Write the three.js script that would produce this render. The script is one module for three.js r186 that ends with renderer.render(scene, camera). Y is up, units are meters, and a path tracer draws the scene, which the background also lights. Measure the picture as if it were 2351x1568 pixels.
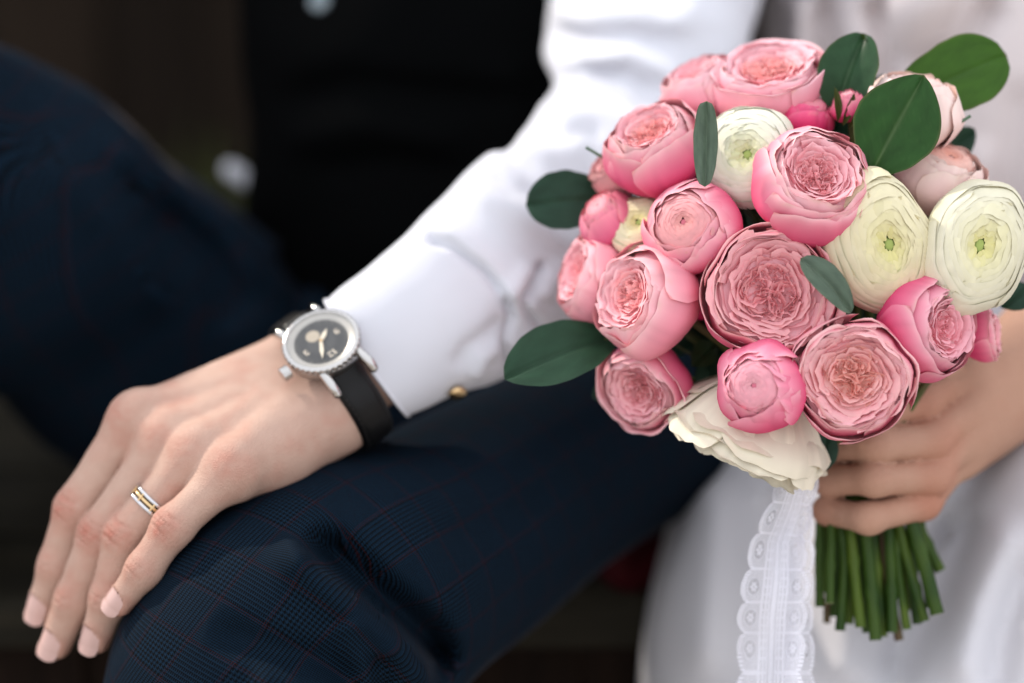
import * as THREE from 'three';
import { ImprovedNoise } from 'three/addons/math/ImprovedNoise.js';
import { mergeGeometries } from 'three/addons/utils/BufferGeometryUtils.js';
import { RoundedBoxGeometry } from 'three/addons/geometries/RoundedBoxGeometry.js';

// ---------------------------------------------------------------- camera, sky, sun, exposure
const W = 1024, H = 683;
const PITCH = 20 * Math.PI / 180, CP = Math.cos(PITCH), SP = Math.sin(PITCH);
const DIST = 1.17, PXM = 0.000175;                       // distance to the plane of focus, metres per photo unit at 1 m
const V3 = (x = 0, y = 0, z = 0) => new THREE.Vector3(x, y, z);
const tilt = (x, y, z) => V3(x, 0.6 + y * CP + z * SP, -y * SP + z * CP);   // the couple's knees are about 0.5 m above the ground
const dir = (x, y, z) => V3(x, y * CP + z * SP, -y * SP + z * CP).normalize();
const at = (px, py, z) => tilt((px - 1175.5) * PXM * (DIST - z), (784 - py) * PXM * (DIST - z), z);
const back = (p) => { const Y = p.y - 0.6, y = Y * CP - p.z * SP, z = Y * SP + p.z * CP, k = PXM * (DIST - z); return [p.x / k + 1175.5, 784 - y / k, z]; };

const scene = new THREE.Scene();
const camera = new THREE.PerspectiveCamera(2 * Math.atan(784 * PXM) * 180 / Math.PI, W / H, 0.05, 60);
camera.position.copy(tilt(0, 0, DIST));
camera.lookAt(tilt(0, 0, 0));
camera.focus = 1.172;
camera.userData.fStop = 2.0;

{ // bright, thinly veiled sky
  const w = 256, h = 128, d = new Float32Array(w * h * 4);
  const noise = new ImprovedNoise();
  for (let y = 0; y < h; y++) for (let x = 0; x < w; x++) {
    const el = ((y + 0.5) / h - 0.5) * Math.PI, az = x / w * Math.PI * 2, up = Math.max(0, Math.sin(el));
    const c = noise.noise(Math.cos(az) * Math.cos(el) * 2.2, Math.sin(el) * 4, Math.sin(az) * Math.cos(el) * 2.2) * 0.1;
    const l = 1.15 + 0.28 * up + c, i = (y * w + x) * 4;
    d[i] = l * 0.965; d[i + 1] = l * 0.985; d[i + 2] = l * 1.05; d[i + 3] = 1;
  }
  const sky = new THREE.DataTexture(d, w, h, THREE.RGBAFormat, THREE.FloatType);
  sky.mapping = THREE.EquirectangularReflectionMapping; sky.magFilter = THREE.LinearFilter; sky.needsUpdate = true;
  scene.background = sky; scene.environment = sky;
}
const sun = new THREE.DirectionalLight(new THREE.Color(1, 0.9, 0.79), 2.9);
sun.position.copy(tilt(0, 0, 0)).addScaledVector(V3(-0.64, 0.60, -0.48).normalize(), 4);
sun.target.position.copy(tilt(0, 0, 0));
sun.castShadow = true; sun.shadow.radius = 4; sun.shadow.mapSize.set(2048, 2048);
Object.assign(sun.shadow.camera, { left: -1.5, right: 1.5, top: 1.5, bottom: -1.5, near: 0.1, far: 10 });
scene.add(sun, sun.target);

const renderer = new THREE.WebGLRenderer({ antialias: true });
renderer.setSize(W, H);
renderer.toneMapping = THREE.LinearToneMapping;
renderer.toneMappingExposure = 1.18;
renderer.shadowMap.enabled = true;

// ---------------------------------------------------------------- helpers
const NOISE = new ImprovedNoise(), nz = (x, y, z) => NOISE.noise(x, y, z);
const RNG = (a) => () => { a |= 0; a = a + 0x6D2B79F5 | 0; let t = Math.imul(a ^ a >>> 15, 1 | a); t = t + Math.imul(t ^ t >>> 7, 61 | t) ^ t; return ((t ^ t >>> 14) >>> 0) / 4294967296; };
const clamp = (x, a = 0, b = 1) => Math.max(a, Math.min(b, x)), lerp = (a, b, t) => a + (b - a) * t;
const sstep = (a, b, x) => { const t = clamp((x - a) / (b - a)); return t * t * (3 - 2 * t); };
const mixc = (a, b, t) => [lerp(a[0], b[0], t), lerp(a[1], b[1], t), lerp(a[2], b[2], t)];
const col = (r, g, b) => new THREE.Color().setRGB(r, g, b);
const std = (r, g, b, rough, extra = {}) => new THREE.MeshPhysicalMaterial({ color: col(r, g, b), roughness: rough, side: THREE.DoubleSide, ...extra });

const names = new Map();
function numbered(n) { const k = names.get(n) || 0; names.set(n, k + 1); return k ? n + '_' + String(k).padStart(3, '0') : n; }
function thing(name, label, category, pos, extra) {
  const g = new THREE.Group(); g.name = numbered(name); g.position.copy(pos); scene.add(g);
  g.userData = { label, category, ...extra }; g.at0 = pos.clone(); return g;
}
function mesh(name, geo, mat, parent, label) {
  const m = new THREE.Mesh(geo, mat); m.name = name; m.castShadow = m.receiveShadow = true;
  if (label) m.userData.label = label;
  parent.add(m); return m;
}
// geometry given in world coordinates becomes a part of root
function part(name, geo, mat, root, label, parent) {
  const g = geo.clone(); const o = root.at0; g.translate(-o.x, -o.y, -o.z);
  return mesh(name, g, mat, parent || root, label);
}
function structure(name, geo, mat, label, category) {
  const m = mesh(name, geo, mat, scene); m.userData = { kind: 'structure', label, category }; return m;
}
function gridGeo(nu, nv, f, opts = {}) { // f(u, v) -> Vector3, u and v 0..1
  const p = [], uv = [], idx = [];
  for (let j = 0; j <= nv; j++) for (let i = 0; i <= nu; i++) { const q = f(i / nu, j / nv); p.push(q.x, q.y, q.z); const t = opts.uv ? opts.uv(i / nu, j / nv, q) : [i / nu, j / nv]; uv.push(t[0], t[1]); }
  for (let j = 0; j < nv; j++) for (let i = 0; i < nu; i++) { const a = j * (nu + 1) + i, b = a + 1, c = a + nu + 1, d = c + 1; opts.flip ? idx.push(a, c, b, b, c, d) : idx.push(a, b, c, b, d, c); }
  const g = new THREE.BufferGeometry();
  g.setAttribute('position', new THREE.Float32BufferAttribute(p, 3)); g.setAttribute('uv', new THREE.Float32BufferAttribute(uv, 2));
  g.setIndex(idx); g.computeVertexNormals(); return g;
}
function polyDist(pts, x, y) { // distance to a polyline, how far along it (0..1), and the side
  let best = 1e9, along = 0, side = 1;
  for (let i = 0; i + 1 < pts.length; i++) {
    const [ax, ay] = pts[i], [bx, by] = pts[i + 1], dx = bx - ax, dy = by - ay, L = dx * dx + dy * dy;
    const t = clamp(((x - ax) * dx + (y - ay) * dy) / L), qx = x - ax - dx * t, qy = y - ay - dy * t, d = Math.hypot(qx, qy);
    if (d < best) { best = d; along = (i + t) / (pts.length - 1); side = Math.sign(dx * (y - ay) - dy * (x - ax)) || 1; }
  }
  return [best, along, side];
}
// cloth folds: a raised (a > 0) or sunken (a < 0) line of width w, fading out at its ends; skew makes one flank steeper
function foldHeight(folds, x, y) {
  let h = 0;
  for (const f of folds) {
    const [d, t, s] = polyDist(f.p, x, y), w = f.w * (f.skew ? (s > 0 ? f.skew : 1 / f.skew) : 1);
    if (d > w * 3) continue;
    const e = f.open ? 1 : sstep(0, 0.2, t) * sstep(1, 0.8, t);
    h += f.a * e * Math.exp(-(d / w) * (d / w));
  }
  return h;
}

// ---------------------------------------------------------------- distance fields and their surfaces
function cone(a, b, ra, rb) { // tapered capsule
  const bx = b.x - a.x, by = b.y - a.y, bz = b.z - a.z, L = bx * bx + by * by + bz * bz, ax = a.x, ay = a.y, az = a.z;
  return (x, y, z) => { const px = x - ax, py = y - ay, pz = z - az, t = clamp((px * bx + py * by + pz * bz) / L); const dx = px - bx * t, dy = py - by * t, dz = pz - bz * t; return Math.sqrt(dx * dx + dy * dy + dz * dz) - (ra + (rb - ra) * t); };
}
function smin(a, b, k) { const h = Math.max(k - Math.abs(a - b), 0) / k; return Math.min(a, b) - h * h * k * 0.25; }
function chain(pts, radii, k) { const c = []; for (let i = 0; i + 1 < pts.length; i++) c.push(cone(pts[i], pts[i + 1], radii[i], radii[i + 1])); return (x, y, z) => { let d = c[0](x, y, z); for (let i = 1; i < c.length; i++) d = smin(d, c[i](x, y, z), k); return d; }; }
function surface(f, min, max, h) { // surface nets over a grid, evaluated only near the surface
  const n = [0, 1, 2].map((k) => Math.ceil((max.getComponent(k) - min.getComponent(k)) / h) + 1), [nx, ny, nzz] = n;
  const F = new Float32Array(nx * ny * nzz), B = 6, reach = h * B * 0.87 * 1.5 + 0.004;
  for (let bz = 0; bz < nzz; bz += B) for (let by = 0; by < ny; by += B) for (let bx = 0; bx < nx; bx += B) {
    const c = f(min.x + (bx + B / 2) * h, min.y + (by + B / 2) * h, min.z + (bz + B / 2) * h), far = Math.abs(c) > reach;
    for (let z = bz; z < Math.min(bz + B, nzz); z++) for (let y = by; y < Math.min(by + B, ny); y++) for (let x = bx; x < Math.min(bx + B, nx); x++)
      F[(z * ny + y) * nx + x] = far ? c : f(min.x + x * h, min.y + y * h, min.z + z * h);
  }
  const id = new Int32Array(nx * ny * nzz).fill(-1), pos = [], off = [0, 1, nx, nx + 1, nx * ny, nx * ny + 1, nx * ny + nx, nx * ny + nx + 1];
  const E = [[0, 1], [2, 3], [4, 5], [6, 7], [0, 2], [1, 3], [4, 6], [5, 7], [0, 4], [1, 5], [2, 6], [3, 7]];
  for (let z = 0; z < nzz - 1; z++) for (let y = 0; y < ny - 1; y++) for (let x = 0; x < nx - 1; x++) {
    const o = (z * ny + y) * nx + x; let m = 0; for (let k = 0; k < 8; k++) if (F[o + off[k]] < 0) m++;
    if (m === 0 || m === 8) continue;
    let sx = 0, sy = 0, sz = 0, c = 0;
    for (const [a, b] of E) { const fa = F[o + off[a]], fb = F[o + off[b]]; if ((fa < 0) === (fb < 0)) continue; const t = fa / (fa - fb); sx += lerp(a & 1, b & 1, t); sy += lerp(a >> 1 & 1, b >> 1 & 1, t); sz += lerp(a >> 2, b >> 2, t); c++; }
    id[o] = pos.length / 3; pos.push(min.x + (x + sx / c) * h, min.y + (y + sy / c) * h, min.z + (z + sz / c) * h);
  }
  const idx = [], quad = (a, b, c, d, s) => { if (a < 0 || b < 0 || c < 0 || d < 0) return; s ? idx.push(a, b, c, a, c, d) : idx.push(a, c, b, a, d, c); };
  for (let z = 1; z < nzz - 1; z++) for (let y = 1; y < ny - 1; y++) for (let x = 1; x < nx - 1; x++) {
    const o = (z * ny + y) * nx + x, s = F[o] < 0;
    if (s !== F[o + 1] < 0) quad(id[o - nx - nx * ny], id[o - nx * ny], id[o], id[o - nx], s);
    if (s !== F[o + nx] < 0) quad(id[o - 1 - nx * ny], id[o - 1], id[o], id[o - nx * ny], s);
    if (s !== F[o + nx * ny] < 0) quad(id[o - 1 - nx], id[o - nx], id[o], id[o - 1], s);
  }
  // pull every vertex onto the surface, then take the field's own slope as its normal
  const nor = new Float32Array(pos.length), e = h * 0.35;
  for (let i = 0; i < pos.length; i += 3) {
    let x = pos[i], y = pos[i + 1], z = pos[i + 2], gx, gy, gz, L;
    for (let k = 0; k < 2; k++) {
      gx = f(x + e, y, z) - f(x - e, y, z); gy = f(x, y + e, z) - f(x, y - e, z); gz = f(x, y, z + e) - f(x, y, z - e); L = Math.hypot(gx, gy, gz) || 1;
      if (k) break;
      const v = clamp(f(x, y, z), -h, h) * 0.9; x -= gx / L * v; y -= gy / L * v; z -= gz / L * v;
    }
    pos[i] = x; pos[i + 1] = y; pos[i + 2] = z; nor[i] = gx / L; nor[i + 1] = gy / L; nor[i + 2] = gz / L;
  }
  const g = new THREE.BufferGeometry();
  g.setAttribute('position', new THREE.Float32BufferAttribute(pos, 3)); g.setAttribute('normal', new THREE.BufferAttribute(nor, 3)); g.setIndex(idx);
  return g;
}
function paint(g, f) { const p = g.attributes.position, c = new Float32Array(p.count * 3), v = V3(); for (let i = 0; i < p.count; i++) { v.fromBufferAttribute(p, i); const q = f(v); c.set(q, i * 3); } g.setAttribute('color', new THREE.BufferAttribute(c, 3)); return g; }
function setUV(g, f) { const p = g.attributes.position, c = new Float32Array(p.count * 2), v = V3(); for (let i = 0; i < p.count; i++) { v.fromBufferAttribute(p, i); c.set(f(v), i * 2); } g.setAttribute('uv', new THREE.BufferAttribute(c, 2)); return g; }
function bounds(pts, m) { const b = new THREE.Box3().setFromPoints(pts); b.expandByScalar(m); return b; }
function tube(pts, r, seg = 24, rad = 8) { return new THREE.TubeGeometry(new THREE.CatmullRomCurve3(pts), seg, r, rad, false); }

// ---------------------------------------------------------------- textures
function dataTex(w, h, f, srgb) { const d = new Uint8Array(w * h * 4); for (let y = 0; y < h; y++) for (let x = 0; x < w; x++) { const c = f(x, y), i = (y * w + x) * 4; d[i] = c[0]; d[i + 1] = c[1] ?? c[0]; d[i + 2] = c[2] ?? c[0]; d[i + 3] = 255; } const t = new THREE.DataTexture(d, w, h); t.wrapS = t.wrapT = THREE.RepeatWrapping; t.magFilter = THREE.LinearFilter; if (srgb) t.colorSpace = THREE.SRGBColorSpace; t.needsUpdate = true; return t; }
const toS = (l) => Math.round(255 * (l <= 0.0031308 ? l * 12.92 : 1.055 * Math.pow(l, 1 / 2.4) - 0.055));
// glen check: blocks of two-and-two and four-and-four threads, twill weave, paired red threads at the block edges; one tile is 44 mm
const CHECK = 0.044, TH = 168, PT = 4;
function thread(i) { i = ((i % TH) + TH) % TH; const b = i % 84; if (b === 1 || b === 5) return 2; return i < 84 ? (b >> 1) & 1 : (b >> 2) & 1; }
const YARN = [[0.0016, 0.0025, 0.0040], [0.0046, 0.0145, 0.0285], [0.036, 0.0060, 0.0054]];
const rT = RNG(7), fleck = Array.from({ length: TH * TH }, () => 0.75 + 0.5 * rT());
const checkTex = dataTex(TH * PT, TH * PT, (x, y) => {
  const i = Math.floor(x / PT), j = Math.floor(y / PT), warp = ((i + j) & 3) < 2, k = thread(warp ? i : j), q = fleck[j * TH + i];
  const c = YARN[k]; return c.map((v) => toS(v * q));
}, true);
const twillBump = dataTex(256, 256, (x, y) => { const a = (x + y) * Math.PI * 2 / 8; return [128 + 70 * Math.sin(a) + 40 * Math.sin((x - y) * Math.PI * 2 / 16)]; });
const skinBump = (() => { const r = RNG(3), n = 256, pts = Array.from({ length: 700 }, () => [r() * n, r() * n]); const cell = 16, g = new Map();
  pts.forEach((p) => { const k = Math.floor(p[0] / cell) + ',' + Math.floor(p[1] / cell); (g.get(k) || g.set(k, []).get(k)).push(p); });
  return dataTex(n, n, (x, y) => { let d1 = 99, d2 = 99; for (let a = -1; a < 2; a++) for (let b = -1; b < 2; b++) { const cx = (Math.floor(x / cell) + a + 16) % 16, cy = (Math.floor(y / cell) + b + 16) % 16; for (const p of g.get(cx + ',' + cy) || []) { let dx = Math.abs(p[0] - x), dy = Math.abs(p[1] - y); dx = Math.min(dx, n - dx); dy = Math.min(dy, n - dy); const d = Math.hypot(dx, dy); if (d < d1) { d2 = d1; d1 = d; } else if (d < d2) d2 = d; } } return [clamp((d2 - d1) / 5) * 200 + 30]; }); })();
const clothBump = dataTex(128, 128, (x, y) => { const a = Math.sin(x * Math.PI / 2) * 50, b = Math.sin(y * Math.PI / 2) * 50; return [128 + a + b]; });
const woodTex = (base, vary, seed) => { const r = RNG(seed), ph = r() * 50; return dataTex(256, 512, (x, y) => { const g = nz(x / 9 + ph, y / 190, 1.3) * 0.5 + nz(x / 3 + ph, y / 120, 4.7) * 0.35 + nz(x / 40, y / 60 + ph, 9) * 0.4; const k = 1 + g * vary; return base.map((v) => toS(clamp(v * k))); }, true); };

// ---------------------------------------------------------------- materials
const M = {
  skin: new THREE.MeshPhysicalMaterial({ color: 0xffffff, vertexColors: true, roughness: 0.58, specularIntensity: 0.42, bumpMap: skinBump, bumpScale: 0.0002 }),
  nail: std(0.58, 0.385, 0.345, 0.26, { specularIntensity: 0.6 }),
  shirt: std(0.62, 0.63, 0.68, 0.85, { bumpMap: clothBump, bumpScale: 0.00008, sheen: 0.2, sheenColor: col(1, 1, 1), sheenRoughness: 0.6 }),
  trouser: new THREE.MeshPhysicalMaterial({ map: checkTex, roughness: 0.85, specularIntensity: 0.10, bumpMap: twillBump, bumpScale: 0.00005, side: THREE.DoubleSide, sheen: 0.6, sheenColor: col(0.4, 0.36, 0.36), sheenRoughness: 0.22 }),
  black: std(0.0014, 0.0016, 0.0018, 0.85, { specularIntensity: 0.04 }),
  button: std(0.16, 0.2, 0.22, 0.35),
  gold: std(0.70, 0.50, 0.27, 0.22, { metalness: 1 }),
  steel: std(0.50, 0.49, 0.475, 0.10, { metalness: 1 }),
  steelBrushed: std(0.46, 0.45, 0.44, 0.28, { metalness: 1 }),
  leather: std(0.0035, 0.0035, 0.0038, 0.45, { specularIntensity: 0.35, clearcoat: 0.10, clearcoatRoughness: 0.18, bumpMap: skinBump, bumpScale: 0.0001 }),
  glass: new THREE.MeshPhysicalMaterial({ color: 0xffffff, roughness: 0.02, transmission: 1, thickness: 0, ior: 1.5 }),
  petal: new THREE.MeshPhysicalMaterial({ color: 0xffffff, vertexColors: true, roughness: 0.7, specularIntensity: 0.22, transmission: 0.16, thickness: 0, side: THREE.DoubleSide, sheen: 0.1, sheenColor: col(1, 0.9, 0.92), sheenRoughness: 0.5 }),
  heart: new THREE.MeshPhysicalMaterial({ color: 0xffffff, vertexColors: true, roughness: 0.85, specularIntensity: 0.15, transmission: 0.28, thickness: 0, side: THREE.DoubleSide }),
  leaf: new THREE.MeshPhysicalMaterial({ color: 0xffffff, vertexColors: true, roughness: 0.42, specularIntensity: 0.5, side: THREE.DoubleSide }),
  stem: new THREE.MeshPhysicalMaterial({ color: 0xffffff, vertexColors: true, roughness: 0.5, specularIntensity: 0.45 }),
  dress: std(0.58, 0.575, 0.605, 0.9, { sheen: 0.1, sheenColor: col(1, 1, 1), sheenRoughness: 0.5 }),
  bodice: std(0.63, 0.57, 0.565, 0.8, { sheen: 0.3, sheenColor: col(1, 1, 1), sheenRoughness: 0.5 }),
};

// ================================================================ the setting
structure('ground', new THREE.PlaneGeometry(14, 14, 1, 1).rotateX(-Math.PI / 2), std(0.36, 0.32, 0.275, 0.95), 'pale sandy ground in front of the bench', 'ground');
{
  const z0 = -1.15, fence = thing('wooden_fence', 'dark brown fence of upright boards behind the seated man', 'fence', V3(0, 0, z0));
  const mats = [0, 1, 2].map((k) => new THREE.MeshPhysicalMaterial({ map: woodTex([0.0135 + 0.004 * k, 0.0095 + 0.0026 * k, 0.0068 + 0.0016 * k], 0.9, 11 + k), roughness: 0.85, specularIntensity: 0.2 }));
  const r = RNG(21); let x = -1.6;
  for (let k = 0; x < 1.4; k++) { const w = 0.095 + r() * 0.02, g = new RoundedBoxGeometry(w, 1.55, 0.022, 2, 0.003); const b = mesh('board', g, mats[k % 3], fence); b.position.set(x + w / 2, 0.79 + r() * 0.01, (k % 2) * 0.006); x += w - 0.002; }
  for (const y of [0.4, 1.2]) { const b = mesh('rail', new RoundedBoxGeometry(3, 0.08, 0.04, 2, 0.004), mats[1], fence); b.position.set(-0.1, y, -0.034); }
}
{ // bench the couple sits on
  const top = 0.372, zf = at(60, 1340, -0.25).z, bench = thing('garden_bench', 'weathered wooden bench under the couple with dark board front', 'bench', V3(0, 0, zf - 0.3));
  const mats = [0, 1].map((k) => new THREE.MeshPhysicalMaterial({ map: woodTex([0.014, 0.012, 0.0075], 0.8, 31 + k), roughness: 0.8, specularIntensity: 0.3 }));
  const dark = new THREE.MeshPhysicalMaterial({ map: woodTex([0.010, 0.0055, 0.0035], 0.8, 41), roughness: 0.85, specularIntensity: 0.2 });
  for (let k = 0; k < 5; k++) { const g = new RoundedBoxGeometry(2.3, 0.03, 0.094, 2, 0.005); const b = mesh('seat_plank', g, mats[k % 2], bench); b.position.set(0, top - 0.015, 0.253 - k * 0.1); }
  for (let k = 0; k < 22; k++) { const b = mesh('front_board', new RoundedBoxGeometry(0.098, 0.33, 0.018, 2, 0.003), dark, bench); b.position.set(-1.08 + k * 0.0975, 0.17, 0.27 - (k % 2) * 0.004); }
}
{
  const c = at(1450, 1290, -0.30), g = new RoundedBoxGeometry(0.046, 0.034, 0.06, 5, 0.011), cu = thing('red_cushion', 'dark red cushion on the bench under the thigh, beside the white skirt', 'cushion', V3(c.x, c.y - 0.022, c.z));
  const m = mesh('cushion_pad', g, std(0.035, 0.002, 0.004, 0.9, { specularIntensity: 0.2 }), cu); m.position.y = 0.022; m.rotation.set(0.1, 0.5, 0.35);
}
{ // low greenery at the foot of the fence
  const c = at(520, 400, -0.75), r = RNG(5), gs = [];
  for (let k = 0; k < 120; k++) { const a = r() * 6.28, h = 0.05 + r() * 0.06, b = V3((r() - 0.5) * 0.2, 0, (r() - 0.5) * 0.08), l = 0.03 * r(); gs.push(gridGeo(1, 4, (u, v) => V3(b.x + Math.cos(a) * l * v * v + (u - 0.5) * 0.004 * (1 - v), b.y + h * v, b.z + Math.sin(a) * l * v * v))); }
  const g = mergeGeometries(gs), m = mesh('grass', g, std(0.05, 0.06, 0.008, 0.7), scene); m.position.set(c.x, c.y - 0.06, c.z); m.userData = { kind: 'stuff', label: 'olive grass tuft at the foot of the brown fence beside the waistcoat', category: 'grass' };
}

// ================================================================ the man
const nW = dir(-0.15, 0.60, 0.78), hW = dir(-0.773, -0.565, 0.287), tW = dir(0.613, -0.56, 0.549);   // back of the wrist, towards the fingers, towards the little finger
const groom = thing('person', 'man in navy check trousers and black waistcoat resting his hand on his knee', 'person', V3(0, 0, at(1100, 800, -0.4).z));
const FINGERS = {
  index: { p: [[312, 962, -0.066], [155, 1160, -0.068], [118, 1292, -0.075], [88, 1394, -0.083]], r: [0.0118, 0.0106, 0.0093, 0.0078] },
  middle: { p: [[362, 1004, -0.055], [209, 1222, -0.056], [158, 1370, -0.063], [120, 1474, -0.071]], r: [0.0120, 0.0108, 0.0096, 0.0081] },
  ring: { p: [[432, 1036, -0.043], [275, 1224, -0.043], [237, 1370, -0.049], [212, 1464, -0.056]], r: [0.0116, 0.0104, 0.0091, 0.0076] },
  little: { p: [[508, 1082, -0.031], [384, 1204, -0.026], [318, 1302, -0.028], [266, 1380, -0.034]], r: [0.0108, 0.0095, 0.0084, 0.0070] },
};
const dorsal = dir(-0.52, 0.18, 0.83), across = tW;
{
  const fs = Object.values(FINGERS); const wristC = at(757, 862, -0.082), fc = [], palm = [], knobs = [];
  fs.forEach((f, k) => { const m = [[0, 0], [26, 4], [26, 4], [34, -10]][k], sh = [m, [k > 1 ? 13 : 21, 6], [14, 4], [8, 2]]; f.p = f.p.map((q, j) => [q[0] + sh[j][0], q[1] + sh[j][1], q[2]]); });
  for (const f of fs) { f.w = f.p.map((q) => at(...q)); f.d = chain(f.w, f.r, 0.005); }
  const wOff = [-0.019, -0.007, 0.005, 0.016];
  fs.forEach((f, i) => { const a = wristC.clone().addScaledVector(tW, wOff[i]).addScaledVector(hW, 0.008); palm.push(cone(a, f.w[0], 0.0165, 0.0118)); });
  const V = (x, y, z) => at(x, y, z);
  palm.push(cone(V(768, 962, -0.072), V(625, 1046, -0.055), 0.0185, 0.0165), cone(V(625, 1046, -0.055), V(545, 1086, -0.042), 0.0165, 0.0118));   // heel of the hand
  palm.push(cone(V(690, 850, -0.10), V(430, 1000, -0.085), 0.016, 0.014), cone(V(560, 960, -0.09), V(400, 1020, -0.075), 0.015, 0.013));      // palm
  for (let i = 0; i < 3; i++) { const a = fs[i].w[0].clone().lerp(fs[i].w[1], 0.20), b = fs[i + 1].w[0].clone().lerp(fs[i + 1].w[1], 0.20); a.addScaledVector(dorsal, -0.005); b.addScaledVector(dorsal, -0.005); palm.push(cone(a, b, 0.0062, 0.0062)); }
  const arm = [wristC, at(870, 790, -0.092), at(1010, 690, -0.110)];
  for (const s of [-1, 1]) palm.push(chain(arm.map((q) => q.clone().addScaledVector(tW, s * 0.0125)), [0.0172, 0.0185, 0.020], 0.01));
  const thumb = chain([at(650, 880, -0.105), at(480, 1015, -0.112), at(370, 1110, -0.108), at(320, 1190, -0.102)], [0.017, 0.0125, 0.0105, 0.008], 0.008);
  const nMid = nW.clone().lerp(dorsal, 0.5).normalize();
  fs.forEach((f, i) => { const k = f.w[0].clone().addScaledVector(nMid, 0.0042).addScaledVector(hW, -0.002); knobs.push(cone(k, k.clone().addScaledVector(hW, 0.003), 0.0088 - i * 0.0004, 0.0082 - i * 0.0004));
    const t0 = wristC.clone().addScaledVector(tW, -0.006 + i * 0.004).addScaledVector(nW, 0.0135).addScaledVector(hW, 0.02), t1 = k.clone().addScaledVector(nMid, 0.0045).addScaledVector(hW, -0.006); knobs.push(cone(t0, t1, 0.0018, 0.0036)); });
  // joint creases, and the folds of skin round each nail
  const NAILS = [[0.0160, 0.0070], [0.0160, 0.0072], [0.0150, 0.0066], [0.0135, 0.0060]];
  const beds = fs.map((f, i) => { const ax = f.w[3].clone().sub(f.w[2]).normalize(), dz = dorsal.clone().addScaledVector(ax, -dorsal.dot(ax)).normalize(); return { ax, dz, cr: new THREE.Vector3().crossVectors(ax, dz), o: f.w[3].clone().addScaledVector(ax, f.r[3] * 0.98 - NAILS[i][0]), L: NAILS[i][0], hw: NAILS[i][1] }; });
  const creases = [];
  for (const f of fs) for (const [j, n, gap, dep, wide] of [[1, 5, 0.0023, 0.00075, 0.0066], [2, 3, 0.0019, 0.00055, 0.0052]]) {
    const ax = f.w[j + 1].clone().sub(f.w[j - 1]).normalize(), dz = dorsal.clone().addScaledVector(ax, -dorsal.dot(ax)).normalize(), cr = new THREE.Vector3().crossVectors(ax, dz);
    creases.push({ o: f.w[j], ax, dz, cr, n, gap, dep, wide, r: f.r[j], seed: f.w[j].x * 90 });
  }
  const fine = (x, y, z) => {
    let e = 0;
    for (const b of beds) {
      const qx = x - b.o.x, qy = y - b.o.y, qz = z - b.o.z; if (qx * qx + qy * qy + qz * qz > 0.0006) continue;
      const u = qx * b.ax.x + qy * b.ax.y + qz * b.ax.z, v = qx * b.cr.x + qy * b.cr.y + qz * b.cr.z, w = qx * b.dz.x + qy * b.dz.y + qz * b.dz.z; if (w < 0) continue;
      const end = u < b.L * 0.3 ? Math.sqrt(Math.max(0.02, 1 - Math.pow((b.L * 0.3 - u) / (b.L * 0.3), 2))) : 1, out = u < 0 ? Math.hypot(u, Math.max(0, Math.abs(v) - b.hw * 0.4)) : Math.abs(v) - b.hw * end;
      if (u < b.L * 0.85) e -= 0.00050 * Math.exp(-Math.pow((out - 0.0012) / 0.0010, 2));
      if (u > 0 && out < 0) e += 0.00035 * sstep(0, -0.0008, out);
    }
    for (const c of creases) {
      const qx = x - c.o.x, qy = y - c.o.y, qz = z - c.o.z; if (qx * qx + qy * qy + qz * qz > 0.0004) continue;
      const u = qx * c.ax.x + qy * c.ax.y + qz * c.ax.z, v = qx * c.cr.x + qy * c.cr.y + qz * c.cr.z, w = qx * c.dz.x + qy * c.dz.y + qz * c.dz.z; if (w < 0) continue;
      const g = Math.exp(-(v / c.wide) * (v / c.wide)) * sstep(0, c.r * 0.6, w), bend = v * v * 22;
      for (let k = 0; k < c.n; k++) { const uk = (k - (c.n - 1) / 2) * c.gap * (1 + 0.25 * Math.sin(c.seed + k * 2.1)) , s = Math.sign(k - (c.n - 1) / 2); const dd = (u - uk - s * bend) / 0.0007; e += c.dep * g * (k % 2 ? 0.65 : 1) * Math.exp(-dd * dd); }
      e -= 0.00075 * g * Math.exp(-(u / 0.0052) * (u / 0.0052));     // the joint itself stands a little proud
    }
    return e;
  };
  const field = (x, y, z) => {
    let d = palm[0](x, y, z); for (let i = 1; i < palm.length; i++) d = smin(d, palm[i](x, y, z), 0.013);
    d = smin(d, thumb(x, y, z), 0.012);
    for (const k of knobs) d = smin(d, k(x, y, z), 0.009);
    let m = 1; for (const f of fs) m = smin(m, f.d(x, y, z), 0.0010);
    d = smin(d, m, 0.0075);
    if (d < 0.004 && d > -0.004) d += fine(x, y, z) + nz(x * 90, y * 90, z * 90) * 0.00035;
    return d;
  };
  const bb = bounds([...fs.flatMap((f) => f.w), ...arm, at(650, 880, -0.105), at(480, 1015, -0.112)], 0.03);
  const g = surface(field, bb.min, bb.max, 0.00125);
  const base = [0.475, 0.312, 0.245], red = [0.42, 0.168, 0.122], pale = [0.54, 0.385, 0.31];
  paint(g, (v) => {
    const n = nz(v.x * 55, v.y * 55, v.z * 55) * 0.5 + nz(v.x * 160, v.y * 160, v.z * 160) * 0.3; let c = mixc(base, n > 0 ? pale : red, Math.min(0.5, Math.abs(n) * 0.8)), r = 0;
    fs.forEach((f) => { for (let j = 0; j < 3; j++) { const q = v.distanceTo(f.w[j].clone().addScaledVector(dorsal, f.r[j])); r = Math.max(r, (j === 1 ? 1.0 : 0.6) * Math.exp(-((q / 0.0095) ** 2)) * (0.75 + 0.5 * nz(v.x * 300, v.y * 300, v.z * 300))); } r = Math.max(r, 0.5 * sstep(0.016, 0.004, v.distanceTo(f.w[3]))); });
    return mixc(c, red, clamp(r));
  });
  setUV(g, (v) => [v.dot(hW) * 45, v.dot(tW) * 45]);
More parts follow.
